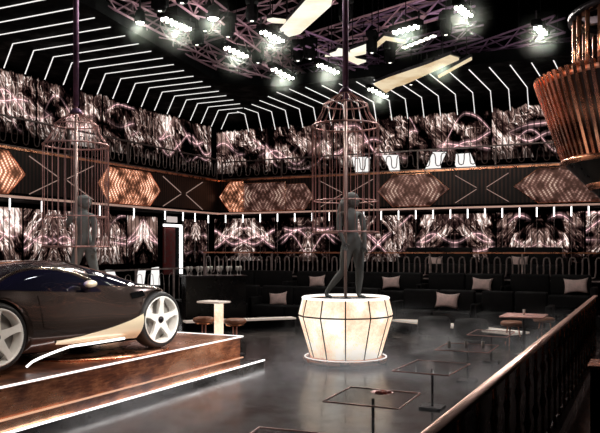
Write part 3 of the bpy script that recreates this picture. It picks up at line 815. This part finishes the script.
# ------------------------------------------------------------------ podiums, cages, poles, dancers
def podium(c, label):
    e = empty('podium', c, 0, label, 'podium', 'glowing podiums')
    n = 12; a0 = math.atan2(-c[1], -c[0])    # a seam faces the viewer
    prof = [(.60,.10), (.80,.80), (.735,1.09)]
    for k in range(n):
        a = a0+2*PI*(k+.5)/n; h = PI/n*.955
        for (r0, z0), (r1, z1) in zip(prof, prof[1:]):
            P = [Vector((r0*math.cos(a-h), r0*math.sin(a-h), z0+.012)), Vector((r0*math.cos(a+h), r0*math.sin(a+h), z0+.012)),
                 Vector((r1*math.cos(a+h), r1*math.sin(a+h), z1-.012)), Vector((r1*math.cos(a-h), r1*math.sin(a-h), z1-.012))]
            MB().prism(P, Vector((-math.cos(a), -math.sin(a), 0))*.02).build('glowing_panel', M['podium'], e)
    MB().lathe([(.585,.09), (.775,.80), (.70,1.07), (.60,1.07), (.60,1.03), (0,1.03)], n=12, smooth=False, a0=a0).build('frame', M['black'], e)
    for k in range(n):
        a = a0+2*PI*k/n
        MB().tube([(r*math.cos(a), r*math.sin(a), z) for r, z in ((.603,.11),(.803,.80),(.737,1.08))], .011, 5).build('seam_rib', M['black'], e)
    MB().ring((0,0,1.095), .725, .022).build('top_rim', M['edge_led'], e)
    MB().ring((0,0,.80), .80, .010).build('waist_band', M['black'], e)
    MB().lathe([(.55,.03), (.71,.03), (.72,.06), (.71,.10), (.60,.12), (.55,.10)], n=48).build('base_ring', M['copper'], e)
    MB().ring((0,0,.105), .69, .012).build('base_light', M['edge_led'], e)
    MB().lathe([(0,0), (.5,0), (.5,.09), (0,.09)], n=32).build('foot', M['dark_metal'], e)
    MB().lathe([(0,1.03), (.6,1.03), (.6,1.06), (0,1.065)], n=32).build('deck', M['gloss_black'], e)
    return e
def cage(c, dz, label):
    c = Vector((c[0], c[1], 0)); z3 = 4.0+dz; zb = 2.2+dz
    e = empty('birdcage', c+Vector((0,0,zb)), 0, label, 'cage', 'rose metal birdcages')
    R = .565; N = 28; o = -zb
    def rg(nm, z, r, t): MB().ring((0,0,z+o), r, t, 44, 6).build(nm, M['rose'], e)
    rg('bottom_ring', zb, R, .014); rg('middle_ring', zb+.53, R-.02, .010); rg('upper_ring', z3, R, .015); rg('dome_ring', z3+.36, R*.66, .012); rg('crown_ring', z3+.56, .10, .012)
    b0 = None
    for k in range(N):
        a = 2*PI*k/N
        if b0 is None:
            b0 = MB().tube([(0,0,0), (0,0,z3-zb)], .006, 5).build('bar', M['rose'], e); b = b0
        else: b = b0.copy(); col.objects.link(b); b.parent = e
        b.location = (R*math.cos(a), R*math.sin(a), 0)
    r0 = None
    for k in range(20):
        a = 2*PI*k/20
        if r0 is None:
            pts = [(R, 0, z3+o), (R*.86, 0, z3+.10+o), (R*.73, 0, z3+.22+o), (R*.66, 0, z3+.36+o), (R*.45, 0, z3+.46+o), (.08, 0, z3+.57+o)]
            r0 = MB().tube(pts, .006, 5).build('dome_rib', M['rose'], e); r = r0
        else: r = r0.copy(); col.objects.link(r); r.parent = e
        r.rotation_euler = (0, 0, a)
    MB().lathe([(0,.56), (.12,.56), (.09,.62), (.05,.66), (0,.66)], n=16).build('crown_cap', M['truss_purple'], e, loc=(0,0,z3+o))
def pole(c, label):
    e = empty('dance_pole', (c[0], c[1], 1.062), 0, label, 'pole')
    MB().tube([(0,0,.01), (0,0,3.4)], .026, 12).build('lower_pole', M['rosepole'], e)
    MB().tube([(0,0,3.4), (0,0,ZC-1.07)], .05, 12).build('upper_sleeve', M['truss_purple'], e)
    MB().lathe([(0,0), (.1,0), (.1,.015), (.03,.03), (0,.03)], n=20).build('floor_flange', M['dark_metal'], e)
PC = at_d(345.5, 250, 12.3); PL = at_d(76, 250, 12.9)
podium((PC.x, PC.y, 0), 'glowing cream faceted barrel podium standing in the middle of the floor')
podium((PL.x, PL.y, 0), 'glowing faceted podium almost hidden behind the car')
cage(PC, 0, 'rose metal birdcage hanging over the centre podium'); cage(PL, -.24, 'rose metal birdcage hanging over the left podium behind the car')
pole((PC.x, PC.y), 'tall dance pole rising through the centre cage to the ceiling')
pole((PL.x, PL.y), 'tall dance pole rising through the left cage to the ceiling')

def dancer(base, J, label, face=1):
    """J in metres: x = picture right, y = away, z = up from the soles; base = spot between the feet"""
    e = empty('person', base, YAW, label, 'person')
    bm = bmesh.new(); idx = {}; rad = []
    def V_(n, p, r): idx[n] = bm.verts.new(p); rad.append(r)
    for n, p, r in J['v']: V_(n, p, r)
    for a, b in J['e']: bm.edges.new((idx[a], idx[b]))
    # hands: palm then five fingers, thumb off the side
    for hn, d, side in J['hands']:
        d = Vector(d).normalized(); h = idx[hn].co.copy(); sdv = Vector(side).normalized(); nn = d.cross(sdv).normalized()
        for k, (so, L, sp) in enumerate(((-.03,.062,-.12), (-.011,.078,-.04), (.009,.082,.03), (.029,.072,.1))):
            a = bm.verts.new(h+d*.055+sdv*so*.9); rad.append(.011)
            b = bm.verts.new(a.co+(d+sdv*sp)*L*.55+nn*.008); rad.append(.0085)
            c = bm.verts.new(b.co+(d*.75+nn*.6)*L*.45); rad.append(.007)
            bm.edges.new((idx[hn], a)); bm.edges.new((a, b)); bm.edges.new((b, c))
        a = bm.verts.new(h+d*.012+sdv*.04+nn*.01); rad.append(.012)
        b = bm.verts.new(a.co+(d*.6+sdv*.6+nn*.3)*.035); rad.append(.009)
        bm.edges.new((idx[hn], a)); bm.edges.new((a, b))
    me = bpy.data.meshes.new('body'); bm.to_mesh(me); bm.free()
    tmp = bpy.data.objects.new('body_tmp', me); col.objects.link(tmp)
    sk = tmp.modifiers.new('skin', 'SKIN'); sk.use_smooth_shade = True
    for v, r in zip(me.skin_vertices[0].data, rad): v.radius = (r, r) if not isinstance(r, tuple) else r
    me.skin_vertices[0].data[0].use_root = True
    ss = tmp.modifiers.new('sub', 'SUBSURF'); ss.levels = ss.render_levels = 2
    bpy.context.view_layer.update()
    dg = bpy.context.evaluated_depsgraph_get()
    m2 = bpy.data.meshes.new_from_object(tmp.evaluated_get(dg)); bpy.data.objects.remove(tmp, do_unlink=True)
    # head joined to the body surface, with a face
    hb = bmesh.new(); hb.from_mesh(m2)
    hc = Vector(J['head']); f = Vector((face*.8, -.6, 0)).normalized(); sdr = Vector((-f.y, f.x, 0))
    def el(c, r, m=16):
        mt = Matrix.Translation(c) @ Matrix((( *f, 0), (*sdr, 0), (0,0,1,0), (0,0,0,1))).transposed()
        mt = Matrix.Translation(c) @ Matrix(((f.x, sdr.x, 0, 0), (f.y, sdr.y, 0, 0), (0,0,1,0), (0,0,0,1))) @ Matrix.Diagonal((r[0], r[1], r[2], 1))
        bmesh.ops.create_uvsphere(hb, u_segments=m, v_segments=m, radius=1, matrix=mt)
    el(hc, (.088,.072,.112)); el(hc+f*.025+Vector((0,0,-.055)), (.06,.052,.055))
    el(hc+f*.092+Vector((0,0,-.012)), (.018,.012,.024), 8)       # nose
    el(hc+f*.078+Vector((0,0,-.052)), (.012,.022,.009), 8)       # mouth
    for s in (-1, 1):
        el(hc+f*.074+sdr*s*.028+Vector((0,0,.008)), (.012,.014,.009), 8)   # eyes
        el(hc+sdr*s*.073+Vector((0,0,-.012)), (.016,.008,.028), 8)         # ears
    hb.to_mesh(m2); hb.free()
    for p_ in m2.polygons: p_.use_smooth = True
    m2.materials.clear(); m2.materials.append(M['figure'])
    bo = bpy.data.objects.new('body', m2); col.objects.link(bo); bo.parent = e
    mb = MB(); b_ = -f
    mb.ball(hc+b_*.026+Vector((0,0,.024)), .112, .108, .125, 16)
    mb.tube([hc+b_*.06+Vector((0,0,.03)), hc+b_*.10+Vector((0,0,-.08)), hc+b_*.12+Vector((0,0,-.20)), hc+b_*.13+Vector((0,0,-.33)), hc+b_*.11+Vector((0,0,-.43))], [.095,.11,.115,.10,.03], 12)
    # clear the face
    for v in mb.bm.verts:
        r = v.co-hc; k = r.dot(f)
        if k > .045 and r.z < .06: v.co -= f*(k-.045)*1.0+f*.03
    mb.build('hair', M['figure_hair'], e)
    e.scale = (1.28, 1.15, 1.02)
    return e
CV = {'v': [('pelvis',(.03,0,.95),(.14,.11)), ('belly',(.02,0,1.07),(.115,.09)), ('waist',(.005,0,1.15),(.12,.09)), ('chest',(-.01,0,1.30),(.15,.11)), ('top',(-.01,0,1.42),(.10,.075)),
    ('neck',(.0,0,1.50),.045), ('jaw',(.015,0,1.57),.045),
    ('shl',(-.15,-.02,1.42),.052), ('ell',(-.165,-.09,1.17),.038), ('wrl',(-.115,-.16,.985),.027), ('hal',(-.10,-.185,.92),(.040,.018)),
    ('shr',(.14,.02,1.42),.052), ('elr',(.17,-.03,1.16),.038), ('wrr',(.175,-.10,.94),.027), ('har',(.175,-.12,.87),(.040,.018)),
    ('hpl',(-.045,-.02,.88),.10), ('thl',(-.075,-.03,.70),.085), ('knl',(-.10,-.05,.48),.058), ('cfl',(-.19,-.02,.34),.056), ('anl',(-.32,.03,.12),.034), ('ftl',(-.33,.03,.055),.035), ('tol',(-.25,.0,.025),.026),
    ('hpr',(.09,.02,.88),.10), ('thr',(.105,.02,.70),.085), ('knr',(.115,0,.48),.058), ('cfr',(.115,.03,.33),.056), ('anr',(.105,.05,.10),.034), ('ftr',(.11,.04,.05),.034), ('tor',(.20,-.03,.025),.026)],
  'e': [('pelvis','belly'),('belly','waist'),('waist','chest'),('chest','top'),('top','neck'),('neck','jaw'),('top','shl'),('shl','ell'),('ell','wrl'),('wrl','hal'),('top','shr'),('shr','elr'),('elr','wrr'),('wrr','har'),
    ('pelvis','hpl'),('hpl','thl'),('thl','knl'),('knl','cfl'),('cfl','anl'),('anl','ftl'),('ftl','tol'),('pelvis','hpr'),('hpr','thr'),('thr','knr'),('knr','cfr'),('cfr','anr'),('anr','ftr'),('ftr','tor')],
  'hands': [('hal',(.1,-.3,-1),(1,0,0)), ('har',(0,-.3,-1),(-1,.2,0))], 'head': (.025,0,1.645)}
import copy
pb = PC+RT*.10+FW*.12; pb.z = 1.064
dancer(pb, CV, 'long-haired dancer standing mid-step on the glowing centre podium, grey silhouette', 1)
CV2 = copy.deepcopy(CV)
ch = {'ell':(-.22,-.07,1.22),'wrl':(-.16,-.14,1.30),'hal':(-.135,-.16,1.35),'knl':(-.13,-.05,.48),'cfl':(-.16,-.02,.34),'anl':(-.18,.03,.10),'ftl':(-.18,.02,.05),'tol':(-.24,-.07,.025),
      'knr':(.17,-.03,.48),'cfr':(.18,0,.33),'anr':(.18,.04,.10),'ftr':(.18,.03,.05),'tor':(.25,-.05,.025)}
CV2['v'] = [(n, ch.get(n, p), r) for n, p, r in CV2['v']]
CV2['hands'][0] = ('hal',(.1,-.1,1),(1,0,0))
pb = PL+RT*.09+FW*.12; pb.z = 1.064
dancer(pb, CV2, 'dancer standing astride by the left cage pole behind the car, grey silhouette', 1)

# ------------------------------------------------------------------ copper rail at right
RX = -.88
e = empty('copper_handrail', (RX, 2.2, 0), 0, 'long copper topped handrail with mirrored balusters running back along the right', 'railing')
L = 13.9-2.2
MB().box((0, L/2, 1.08), (.075, L, .03)).bevel(.006, 1).build('handrail', M['handrail'], e)
MB().box((-.047, L/2, 1.062), (.008, L, .012)).build('rail_highlight', emit('rail_highlight_glow', (1,.55,.38), .8), e)  # glowing strip painted in for the thin highlight on the copper
MB().box((.02, L/2, .05), (.1, L, .1)).build('curb', M['gloss_black'], e)
MB().box((-.05, L/2, .56), (.015, L, .92)).build('dark_panel', M['gloss_black'], e)
n = 26; b0 = None
for i in range(n):
    y = .1+(L-.2)*i/(n-1)
    if b0 is None:
        b0 = MB().lathe([(.012,.1), (.022,.14), (.012,.2), (.014,.45), (.03,.52), (.014,.60), (.014,.78), (.026,.84), (.012,.9), (.012,1.06)], n=8).build('baluster', M['copper'], e); b = b0
    else: b = b0.copy(); col.objects.link(b); b.parent = e
    b.location = (.0, y, 0)
MB().box((0,-.02,.54), (.09,.06,1.08)).build('end_post', M['rosepole'], e)
# dark pedestal lower right
p = at_z(600, 363, 1.0)
e = empty('pedestal', (p.x+.12, p.y, 0), 0, 'black pedestal with a copper top edge at the lower right corner', 'pedestal')
MB().box((0,0,.49), (.36,.36,.98)).build('column', M['gloss_black'], e)
MB().box((0,0,.99), (.40,.40,.025)).build('copper_cap', M['copper'], e)

# ------------------------------------------------------------------ copper drum (upper right)
dd = 10.0
DC = at_d(655, 250, dd)
k_ = dd/F_PX
zt = EYE+(250-84)*k_; zb = EYE+(250-160)*k_
rt_, rb_ = 116*k_, 88*k_
e = empty('copper_booth', (DC.x, DC.y, zb-.9), 0, 'big hanging copper booth of vertical fins in the upper right corner', 'booth')
o = -(zb-.9)
MB().lathe([(rb_-.05,zb+o), (rt_-.07,zt+o), (rt_-.12,zt+o), (rb_-.1,zb+o)], n=64).build('inner_shell', M['gloss_black'], e)
f0 = None
for i in range(80):
    a = 2*PI*i/80
    if f0 is None:
        pts = [Vector((rb_,-.022,zb+o)), Vector((rb_,.022,zb+o)), Vector((rt_,.03,zt+.10+o)), Vector((rt_,-.03,zt+.10+o))]
        f0 = MB().prism(pts, (-.06,0,0)).build('fin', M['fin'], e); f = f0
    else: f = f0.copy(); col.objects.link(f); f.parent = e
    f.rotation_euler = (0,0,a)
MB().lathe([(rt_-.09,zt-.02+o), (rt_-.07,zt-.02+o), (rt_-.065,zt+.05+o), (rt_-.09,zt+.05+o), (rt_-.09,zt-.02+o)], n=64).build('top_band', pbr('pale_copper', (.85,.5,.38), .35, .8), e)
MB().lathe([(rb_-.08,zb-.05+o), (rb_+.02,zb-.05+o), (rb_+.03,zb+.0+o), (rb_,zb+.03+o), (rb_-.08,zb+.03+o), (rb_-.08,zb-.05+o)], n=64).build('bottom_rim', M['copper'], e)
MB().lathe([(rb_-.06,zb-.05+o), (rb_*.55,zb-.55+o), (rb_*.5,zb-.75+o), (0,zb-.8+o)], n=48).build('underside', M['gloss_black'], e)
MB().lathe([(rb_*.72,zb-.30+o), (rb_*.74,zb-.33+o), (rb_*.70,zb-.40+o), (rb_*.66,zb-.40+o)], n=48).build('lower_rim', M['copper'], e)
MB().lathe([(0,zb+.05+o), (rb_-.1,zb+.05+o), (rb_-.1,zb+.1+o), (0,zb+.1+o)], n=48).build('booth_floor', M['gloss_black'], e)
t0 = None
rr_ = 76*k_
for i in range(28):
    a = 2*PI*i/28
    if t0 is None:
        t0 = MB().tube([(0,0,zt-.1+o), (0,0,EYE+(250-16)*k_+o)], .03, 10).build('hanging_tube', M['copper'], e); t = t0
    else: t = t0.copy(); col.objects.link(t); t.parent = e
    t.location = (rr_*math.cos(a), rr_*math.sin(a), 0)
MB().lathe([(rr_-.08, 0), (rr_+.08, 0), (rr_+.08,.08), (rr_-.08,.08), (rr_-.08,0)], n=48).build('upper_collar', M['dark_metal'], e, loc=(0,0,EYE+(250-16)*k_+o))
MB().tube([(0,0,EYE+(250-14)*k_+o), (0,0,ZC+o)], .12, 12).build('suspension_tube', M['dark_metal'], e)
MB().bar((-rr_,0,EYE+(250-13)*k_+o), (rr_,0,EYE+(250-13)*k_+o), .1).build('suspension_beam', M['dark_metal'], e)

# ------------------------------------------------------------------ ceiling trusses
def truss(u0, v0, u1, v1, z, label, mat='truss', w=.36, r=.028):
    a = at_z(u0, v0, z); b = at_z(u1, v1, z); d = b-a; L = d.length; ang = math.atan2(d.y, d.x)
    e = empty('lighting_truss', a, ang, label, 'truss', 'ceiling trusses')
    h = w/2
    for sy in (-h, h):
        for sz in (-h, h): MB().tube([(0,sy,sz), (L,sy,sz)], r, 6).build('chord', M[mat], e)
    n = max(2, round(L/(w*1.5)))
    for nm, fa, fb in (('lattice', lambda s: (-h, -h if s else h), 0), ('lattice', lambda s: (h, h if s else -h), 0), ('lattice', lambda s: (-h if s else h, -h), 0), ('lattice', lambda s: (h if s else -h, h), 0)):
        mb = MB()
        for i in range(n):
            p = fa(i % 2); q = fa((i+1) % 2)
            mb.tube([(L*i/n, *p), (L*(i+1)/n, *q)], r*.6, 5)
        mb.build(nm, M[mat], e)
    for t in (.2, .8):
        MB().tube([(L*t,0,h), (L*t,0,ZC-z)], .012, 5).build('hanger', M['dark_metal'], e)
truss(92, -6, 222, 62, 7.0, 'rose metal truss running back along the upper left, left of the round spotlights')
truss(178, -12, 300, 80, 7.0, 'rose metal truss running back from the top edge, between the two leftmost floodlight bars')
truss(218, 57, 345, 100, 7.0, 'rose metal truss running back towards the centre cage top')
truss(172, 42, 345, -12, 7.45, 'rose metal truss crossing below the white ceiling lightbox on its left')
truss(236, 66, 432, 8, 7.45, 'rose metal truss crossing right through behind the centre pole, the longest one', w=.42)
truss(120, 4, 262, -26, 7.45, 'short rose metal truss at the top left edge')
truss(262, 82, 480, 30, 7.9, 'purple metal truss crossing behind the centre pole below the longest one', 'truss_purple')
truss(395, 80, 560, 24, 7.45, 'purple metal truss carrying the rightmost floodlight', 'truss_purple')
truss(352, 34, 470, -4, 7.45, 'purple metal truss at the top right of the centre pole', 'truss_purple')
truss(440, 62, 590, 42, 7.9, 'purple metal truss behind the rightmost floodlight, nearly level', 'truss_purple', .3)
truss(300, 40, 440, 92, 7.0, 'purple metal truss running back right of the centre pole', 'truss_purple')

# ------------------------------------------------------------------ cream ceiling lightboxes
def lightbox(poly, z, label, mat='cream_panel', name='lightbox'):
    P = [at_z(u, v, z) for u, v in poly]; c = sum(P, Vector())/len(P)
    e = empty(name, c, 0, label, 'ceiling light')
    Q = [p-c for p in P]
    MB().prism(Q, (0,0,.05)).build('diffuser', M[mat], e)
    MB().prism([q*1.03+Vector((0,0,.05)) for q in Q], (0,0,.08)).build('backing', M['dark_metal'], e)
    for q in (Q[0], Q[len(Q)//2]): MB().tube([q*.7+Vector((0,0,.12)), q*.7+Vector((0,0,ZC-z))], .012, 5).build('hanger', M['dark_metal'], e)
lightbox(((280,31),(289,37),(300,34),(331,6),(333,-4),(307,1)), 6.75, 'long white hexagonal lightbox in the ceiling left of the centre pole')
lightbox(((374,85),(386,93),(396,87),(404,85),(459,60),(450,57),(428,66),(389,79)), 6.45, 'long gold arrow-shaped lightbox in the ceiling right of the centre cage', 'gold_panel')
lightbox(((325,57),(336,53),(338,50),(346,51),(356,60),(366,62),(358,65),(349,61),(343,56)), 6.8, 'small bent cream lightbox behind the centre pole')
lightbox(((350,52),(366,46),(366,54),(352,57)), 6.8, 'small slatted cream lightbox just right of the centre pole')
lightbox(((374,47),(384,38),(406,42),(405,43.5),(386,40.5),(377,48)), 6.8, 'thin gold L-shaped light line right of the centre pole', 'gold_panel')
lightbox(((438,77),(471,59),(472,60),(439,78.2)), 6.45, 'thin straight gold light line left of the back LED strips', 'gold_panel')
lightbox(((267,21),(273,20),(290,22),(288,24),(272,23)), 6.8, 'thin pale light line left of the white hexagonal lightbox')

# ------------------------------------------------------------------ floodlights
def flood(u0, v0, u1, v1, z, label, n=5, aim=None, pw=0):
    a = at_z(u0, v0, z); b = at_z(u1, v1, z); L = (b-a).length; d = (b-a).normalized()
    c = (a+b)/2
    yv = Vector((0,0,1)).cross(d).normalized()
    if yv.dot(-FW) < 0: yv = -yv
    ang = math.atan2(d.y, d.x)
    e = empty('floodlight_bar', c, ang, label, 'floodlight', 'floodlight bars on the trusses')
    w = .16
    sgn = 1 if Vector((-math.sin(ang), math.cos(ang), 0)).dot(-FW) > 0 else -1
    hs = MB().box((0,0,.10), (L+.12, .2, .12)).bevel(.02, 1).build('housing', M['black'], e)
    for k in range(n):
        x = -L/2+L*(k+.5)/n
        for j in (-.05, .05):
            lamp = MB().lathe([(0,-.04), (.02,-.036), (.033,-.02), (.033,.02), (0,.02)], n=12).build('lamp', M['bulb'], e, loc=(x, j, .02))
    MB().bar((-L/2,0,.17), (-L/2,0,.34), .03).build('bracket', M['dark_metal'], e)
    MB().bar((L/2,0,.17), (L/2,0,.34), .03).build('bracket', M['dark_metal'], e)
    MB().tube([(0,0,.15), (0,0,ZC-c.z)], .012, 5).build('hanging_rod', M['black'], e)
    if pw:
        gd = bpy.data.lights.new('flood_glow', 'POINT'); gd.energy = 26; gd.shadow_soft_size = .12; gd.color = (.95,1,.88)
        go = bpy.data.objects.new('flood_glow', gd); col.objects.link(go); go.location = c+Vector((0,0,-.14)); GLOW.append((c+Vector((0,0,-.1)), label.split(',')[0]))
        ld = bpy.data.lights.new('flood_beam', 'SPOT'); ld.energy = pw; ld.spot_size = math.radians(120); ld.spot_blend = .8; ld.shadow_soft_size = .2; ld.color = (1,.95,.88)
        lo = bpy.data.objects.new('flood_beam', ld); col.objects.link(lo); lo.location = c+Vector((0,0,-.1))
        ta = Vector(aim) if aim else Vector((c.x*.6, c.y*.6, 0))
        lo.rotation_euler = (ta-lo.location).to_track_quat('-Z', 'Y').to_euler()
    return e
GLOW = []
FL = [((162,19,190,31), 'leftmost floodlight bar, large, under the upper left truss', 6, 500),
      ((225,48,247,58), 'floodlight bar just below the round spotlight pair', 5, 300),
      ((261,32,283,43), 'floodlight bar left below the white hexagonal lightbox', 5, 300),
      ((272,69,293,80), 'floodlight bar low above the left end of the back LED strips', 5, 300),
      ((318,65,338,74), 'floodlight bar left of the centre pole just above the cage', 5, 300),
      ((369,89,387,98), 'floodlight bar right of the centre cage top, lowest of all', 5, 300),
      ((393,34,419,27), 'floodlight bar right of the centre pole at the upper truss', 5, 300),
      ((427,66,456,59), 'floodlight bar lying over the gold arrow-shaped lightbox', 6, 300),
      ((457,7,470,18), 'floodlight bar near the top edge, right half', 4, 400),
      ((536,27,545,36), 'rightmost floodlight bar, tilted, on the purple truss', 3, 500)]
for q, l, n, pw in FL: flood(*q, 6.5, l, n, pw=pw*.5)
# dim lamp rows
def lamp_row(u0, v0, u1, v1, z, n, label):
    a = at_z(u0, v0, z); b = at_z(u1, v1, z); L = (b-a).length; ang = math.atan2((b-a).y, (b-a).x)
    e = empty('lamp_row', a, ang, label, 'light')
    MB().bar((0,0,.06), (L,0,.06), .1, .05).build('batten', M['black'], e)
    for k in range(n): MB().box((L*k/(n-1),0,.015), (.13,.12,.04)).bevel(.01, 1).build('lamp', M['bulb_dim'], e)
lamp_row(405,48,433,37,7.0,6,'row of six small dim lamps between the right hand floodlights')
lamp_row(441,80,466,71,6.85,6,'row of six small dim lamps along the thin gold light line')
# round spots
def round_spot(u, v, z, label, pw=200, r=.11):
    c = at_z(u, v, z)
    gd = bpy.data.lights.new('spot_glow', 'POINT'); gd.energy = 26; gd.shadow_soft_size = .1; gd.color = (.95,1,.88)
    go = bpy.data.objects.new('spot_glow', gd); col.objects.link(go); go.location = c+Vector((0,0,-.12)); GLOW.append((c+Vector((0,0,-.06)), label)); e = empty('round_spotlight', c, 0, label, 'spotlight')
    MB().lathe([(0,.26), (r*.7,.26), (r,.18), (r*1.1,.0), (r*.95,0), (r*.9,.05), (0,.06)], n=20).build('can', M['black'], e)
    MB().ball((0,0,.03), r*.85, r*.85, r*.5, 14).build('lamp', M['bulb'], e)
    MB().bar((0,0,.26), (0,0,.5), .03).build('bracket', M['dark_metal'], e)
    MB().tube([(0,0,.5), (0,0,ZC-c.z)], .012, 5).build('hanging_rod', M['black'], e)
round_spot(140, 23, 6.7, 'round bright spotlight left of the large floodlight bar')
round_spot(213, 19, 6.7, 'round bright spotlight right of the large floodlight bar', r=.14)
# dark moving-head fixtures with tiny lit lenses
MH = [(160,10,'above the leftmost floodlight bar'), (205,30,'below the right round spotlight'), (197,44,'between the large floodlight bar and the left LED strips'), (252,20,'left of the white hexagonal lightbox'), (258,62,'between two floodlight bars left of the centre'), (298,60,'below the white hexagonal lightbox'),
      (310,58,'left of the floodlight bar near the pole'), (372,52,'right of the centre pole beside the cream lightboxes'), (390,62,'above the gold arrow-shaped lightbox'), (411,84,'in front of the gold arrow-shaped lightbox'), (182,2,'at the top edge above the leftmost bar'), (345,20,'on the pole near the top edge'),
      (446,34,'between the top right floodlight bars'), (228,36,'above the floodlight bar below the round spotlight')]
mh0 = None
for i, (u, v, t) in enumerate(MH):
    c = at_z(u, v, 6.6)
    if mh0 is None:
        mh0 = empty('moving_head_light', c, 0)
        MB().box((0,0,.42), (.3,.26,.14)).bevel(.02, 1).build('base_box', M['black'], mh0)
        MB().box((-.16,0,.22), (.04,.1,.34)).build('yoke_arm', M['black'], mh0); MB().box((.16,0,.22), (.04,.1,.34)).build('yoke_arm', M['black'], mh0)
        hd = MB().lathe([(0,-.02), (.1,-.02), (.12,.02), (.13,.2), (.1,.3), (0,.33)], n=20).build('head', M['black'], mh0)
        MB().lathe([(0,-.032), (.025,-.03), (.04,-.021), (0,-.0205)], n=16).build('lens', M['bulb_dim'], hd)
        MB().tube([(0,0,.49), (0,0,ZC-c.z)], .012, 5).build('hanging_rod', M['black'], mh0)
        m = mh0
    else: m = copy_tree(mh0); m.location = c; m.rotation_euler = (0,0,i*.7)
    tag(m, 'black moving head stage light '+t, 'stage light', 'moving head lights')

# ------------------------------------------------------------------ mist over the dance floor
def mist(c, size, dens, label):
    g = NG('floor_mist')
    tc = g.n('ShaderNodeTexCoord').outputs['Object']
    s = g.n('ShaderNodeSeparateXYZ', {0: tc}).outputs
    nz = g.noise(g.vmath('MULTIPLY', tc, (.8,.6,1.4)), 1.0, 5, .6).outputs[0]
    hz = g.maprange(s[2], -size[2]/2, size[2]/2, 1, 0)
    fx = g.maprange(g.math('ABSOLUTE', s[0]), size[0]*.38, size[0]*.5, 1, 0); fy = g.maprange(g.math('ABSOLUTE', s[1]), size[1]*.3, size[1]*.5, 1, 0)
    d = g.math('MULTIPLY', g.math('MULTIPLY', g.maprange(nz, .47, .62, 0, 1), g.math('MULTIPLY', hz, hz)), g.math('MULTIPLY', g.math('MULTIPLY', fx, fy), dens))
    v = g.n('ShaderNodeVolumePrincipled', {'Color': (.92,.94,1,1), 'Density': d, 'Anisotropy': .1})
    g.t.links.new(v.outputs[0], g.out.inputs['Volume'])
    o = MB().box((0,0,0), size).build('floor_mist', g.m, loc=c, kind='stuff')
    tag(o, label, 'mist')
mist((-3.3, 9.6, .53), (4.6, 13.0, 1.0), .6, 'thin white mist drifting low over the dance floor')

def glare_puffs():
    g = NG('lamp_glare')  # haze balls added to imitate the glare around the lamps
    tc = g.n('ShaderNodeTexCoord').outputs['Object']
    r = g.n('ShaderNodeVectorMath', {0: tc}, operation='LENGTH').outputs['Value']
    d = g.math('MULTIPLY', g.math('POWER', g.maprange(r, 0.05, .68, 1, 0), 2.0), g.math('MULTIPLY', g.maprange(g.noise(tc, 2.5, 3).outputs[0], .3, .6, .5, 1), .26))
    v_ = g.n('ShaderNodeVolumePrincipled', {'Color': (.95,1,.93,1), 'Density': d, 'Anisotropy': .0})
    g.t.links.new(v_.outputs[0], g.out.inputs['Volume'])
    for (p, t) in GLOW:
        o = MB().ball((0,0,0), .7, n=20).build('lamp_glare', g.m, loc=p, kind='stuff')
        tag(o, 'added haze ball imitating glare around the '+t, 'haze')
glare_puffs()

# ------------------------------------------------------------------ spots and point lights without fixtures
def area(loc, target, size, pw, c=(1,.95,.9), name='area'):
    ld = bpy.data.lights.new(name, 'AREA'); ld.energy = pw; ld.size = size; ld.color = c
    o = bpy.data.objects.new(name, ld); col.objects.link(o); o.location = loc
    o.rotation_euler = (Vector(target)-Vector(loc)).to_track_quat('-Z', 'Y').to_euler(); o.visible_camera = True
    return o
def spot(loc, target, ang, pw, c=(1,.95,.9), r=.1, name='unseen_spot'):
    ld = bpy.data.lights.new(name, 'SPOT'); ld.energy = pw; ld.spot_size = math.radians(ang); ld.spot_blend = .7; ld.shadow_soft_size = r; ld.color = c
    o = bpy.data.objects.new(name, ld); col.objects.link(o); o.location = loc
    o.rotation_euler = (Vector(target)-Vector(loc)).to_track_quat('-Z', 'Y').to_euler()
spot((-1.6, 4.4, 6.0), (-6.0, 6.8, .9), 42, 1000, (1,.9,.78), .5)  # added to brighten the car from the camera side
spot((-1.0, 7.5, 3.6), (-6.0, 7.6, .8), 36, 1500, (1,.95,.88), .4)  # added to whiten the front wheel rim
spot((-4.0, 10.0, 8.0), (-4.6, 8.0, 0), 44, 700, (.9,.94,1))  # cool overhead spot added to light the floor mist
spot((-7.5, 3.6, 5.5), (-6.9, 6.4, 1.4), 30, 600, (.25,.2,1))
spot((-1.0, 10.0, 8.0), (-4.2, 11.4, 2.5), 25, 500, (1,1,1), .2)
spot((-5.0, 6.0, 8.0), (-9.0, 10.0, 2.5), 25, 500, (1,1,1), .2)
spot((-2.0, 4.0, 7.0), (.6, 9.4, 4.6), 50, 1300, (1,.85,.75), .3)  # added to brighten the copper booth
# point lights added without fixtures to brighten the trusses
for (u, v, z, pw) in ((150,10,6.2,40), (235,25,6.3,50), (300,50,6.3,50), (400,50,6.3,50), (500,30,6.2,40)):
    ld = bpy.data.lights.new('truss_fill', 'POINT'); ld.energy = pw; ld.shadow_soft_size = .15; ld.color = (1,.85,.8)
    o = bpy.data.objects.new('truss_fill', ld); col.objects.link(o); o.location = at_z(u, v, z)

w = bpy.data.worlds.new('world'); sc.world = w; w.use_nodes = True
w.node_tree.nodes['Background'].inputs[0].default_value = (.02,.018,.02,1); w.node_tree.nodes['Background'].inputs[1].default_value = .3
sc.view_settings.view_transform = 'Standard'; sc.view_settings.look = 'None'; sc.view_settings.exposure = 0; sc.view_settings.gamma = 1
sc.view_settings.use_curve_mapping = False
sc.cycles.use_denoising = True
sc.cycles.max_bounces = 6; sc.cycles.volume_bounces = 1; sc.cycles.volume_step_rate = 3; sc.cycles.sample_clamp_indirect = 6
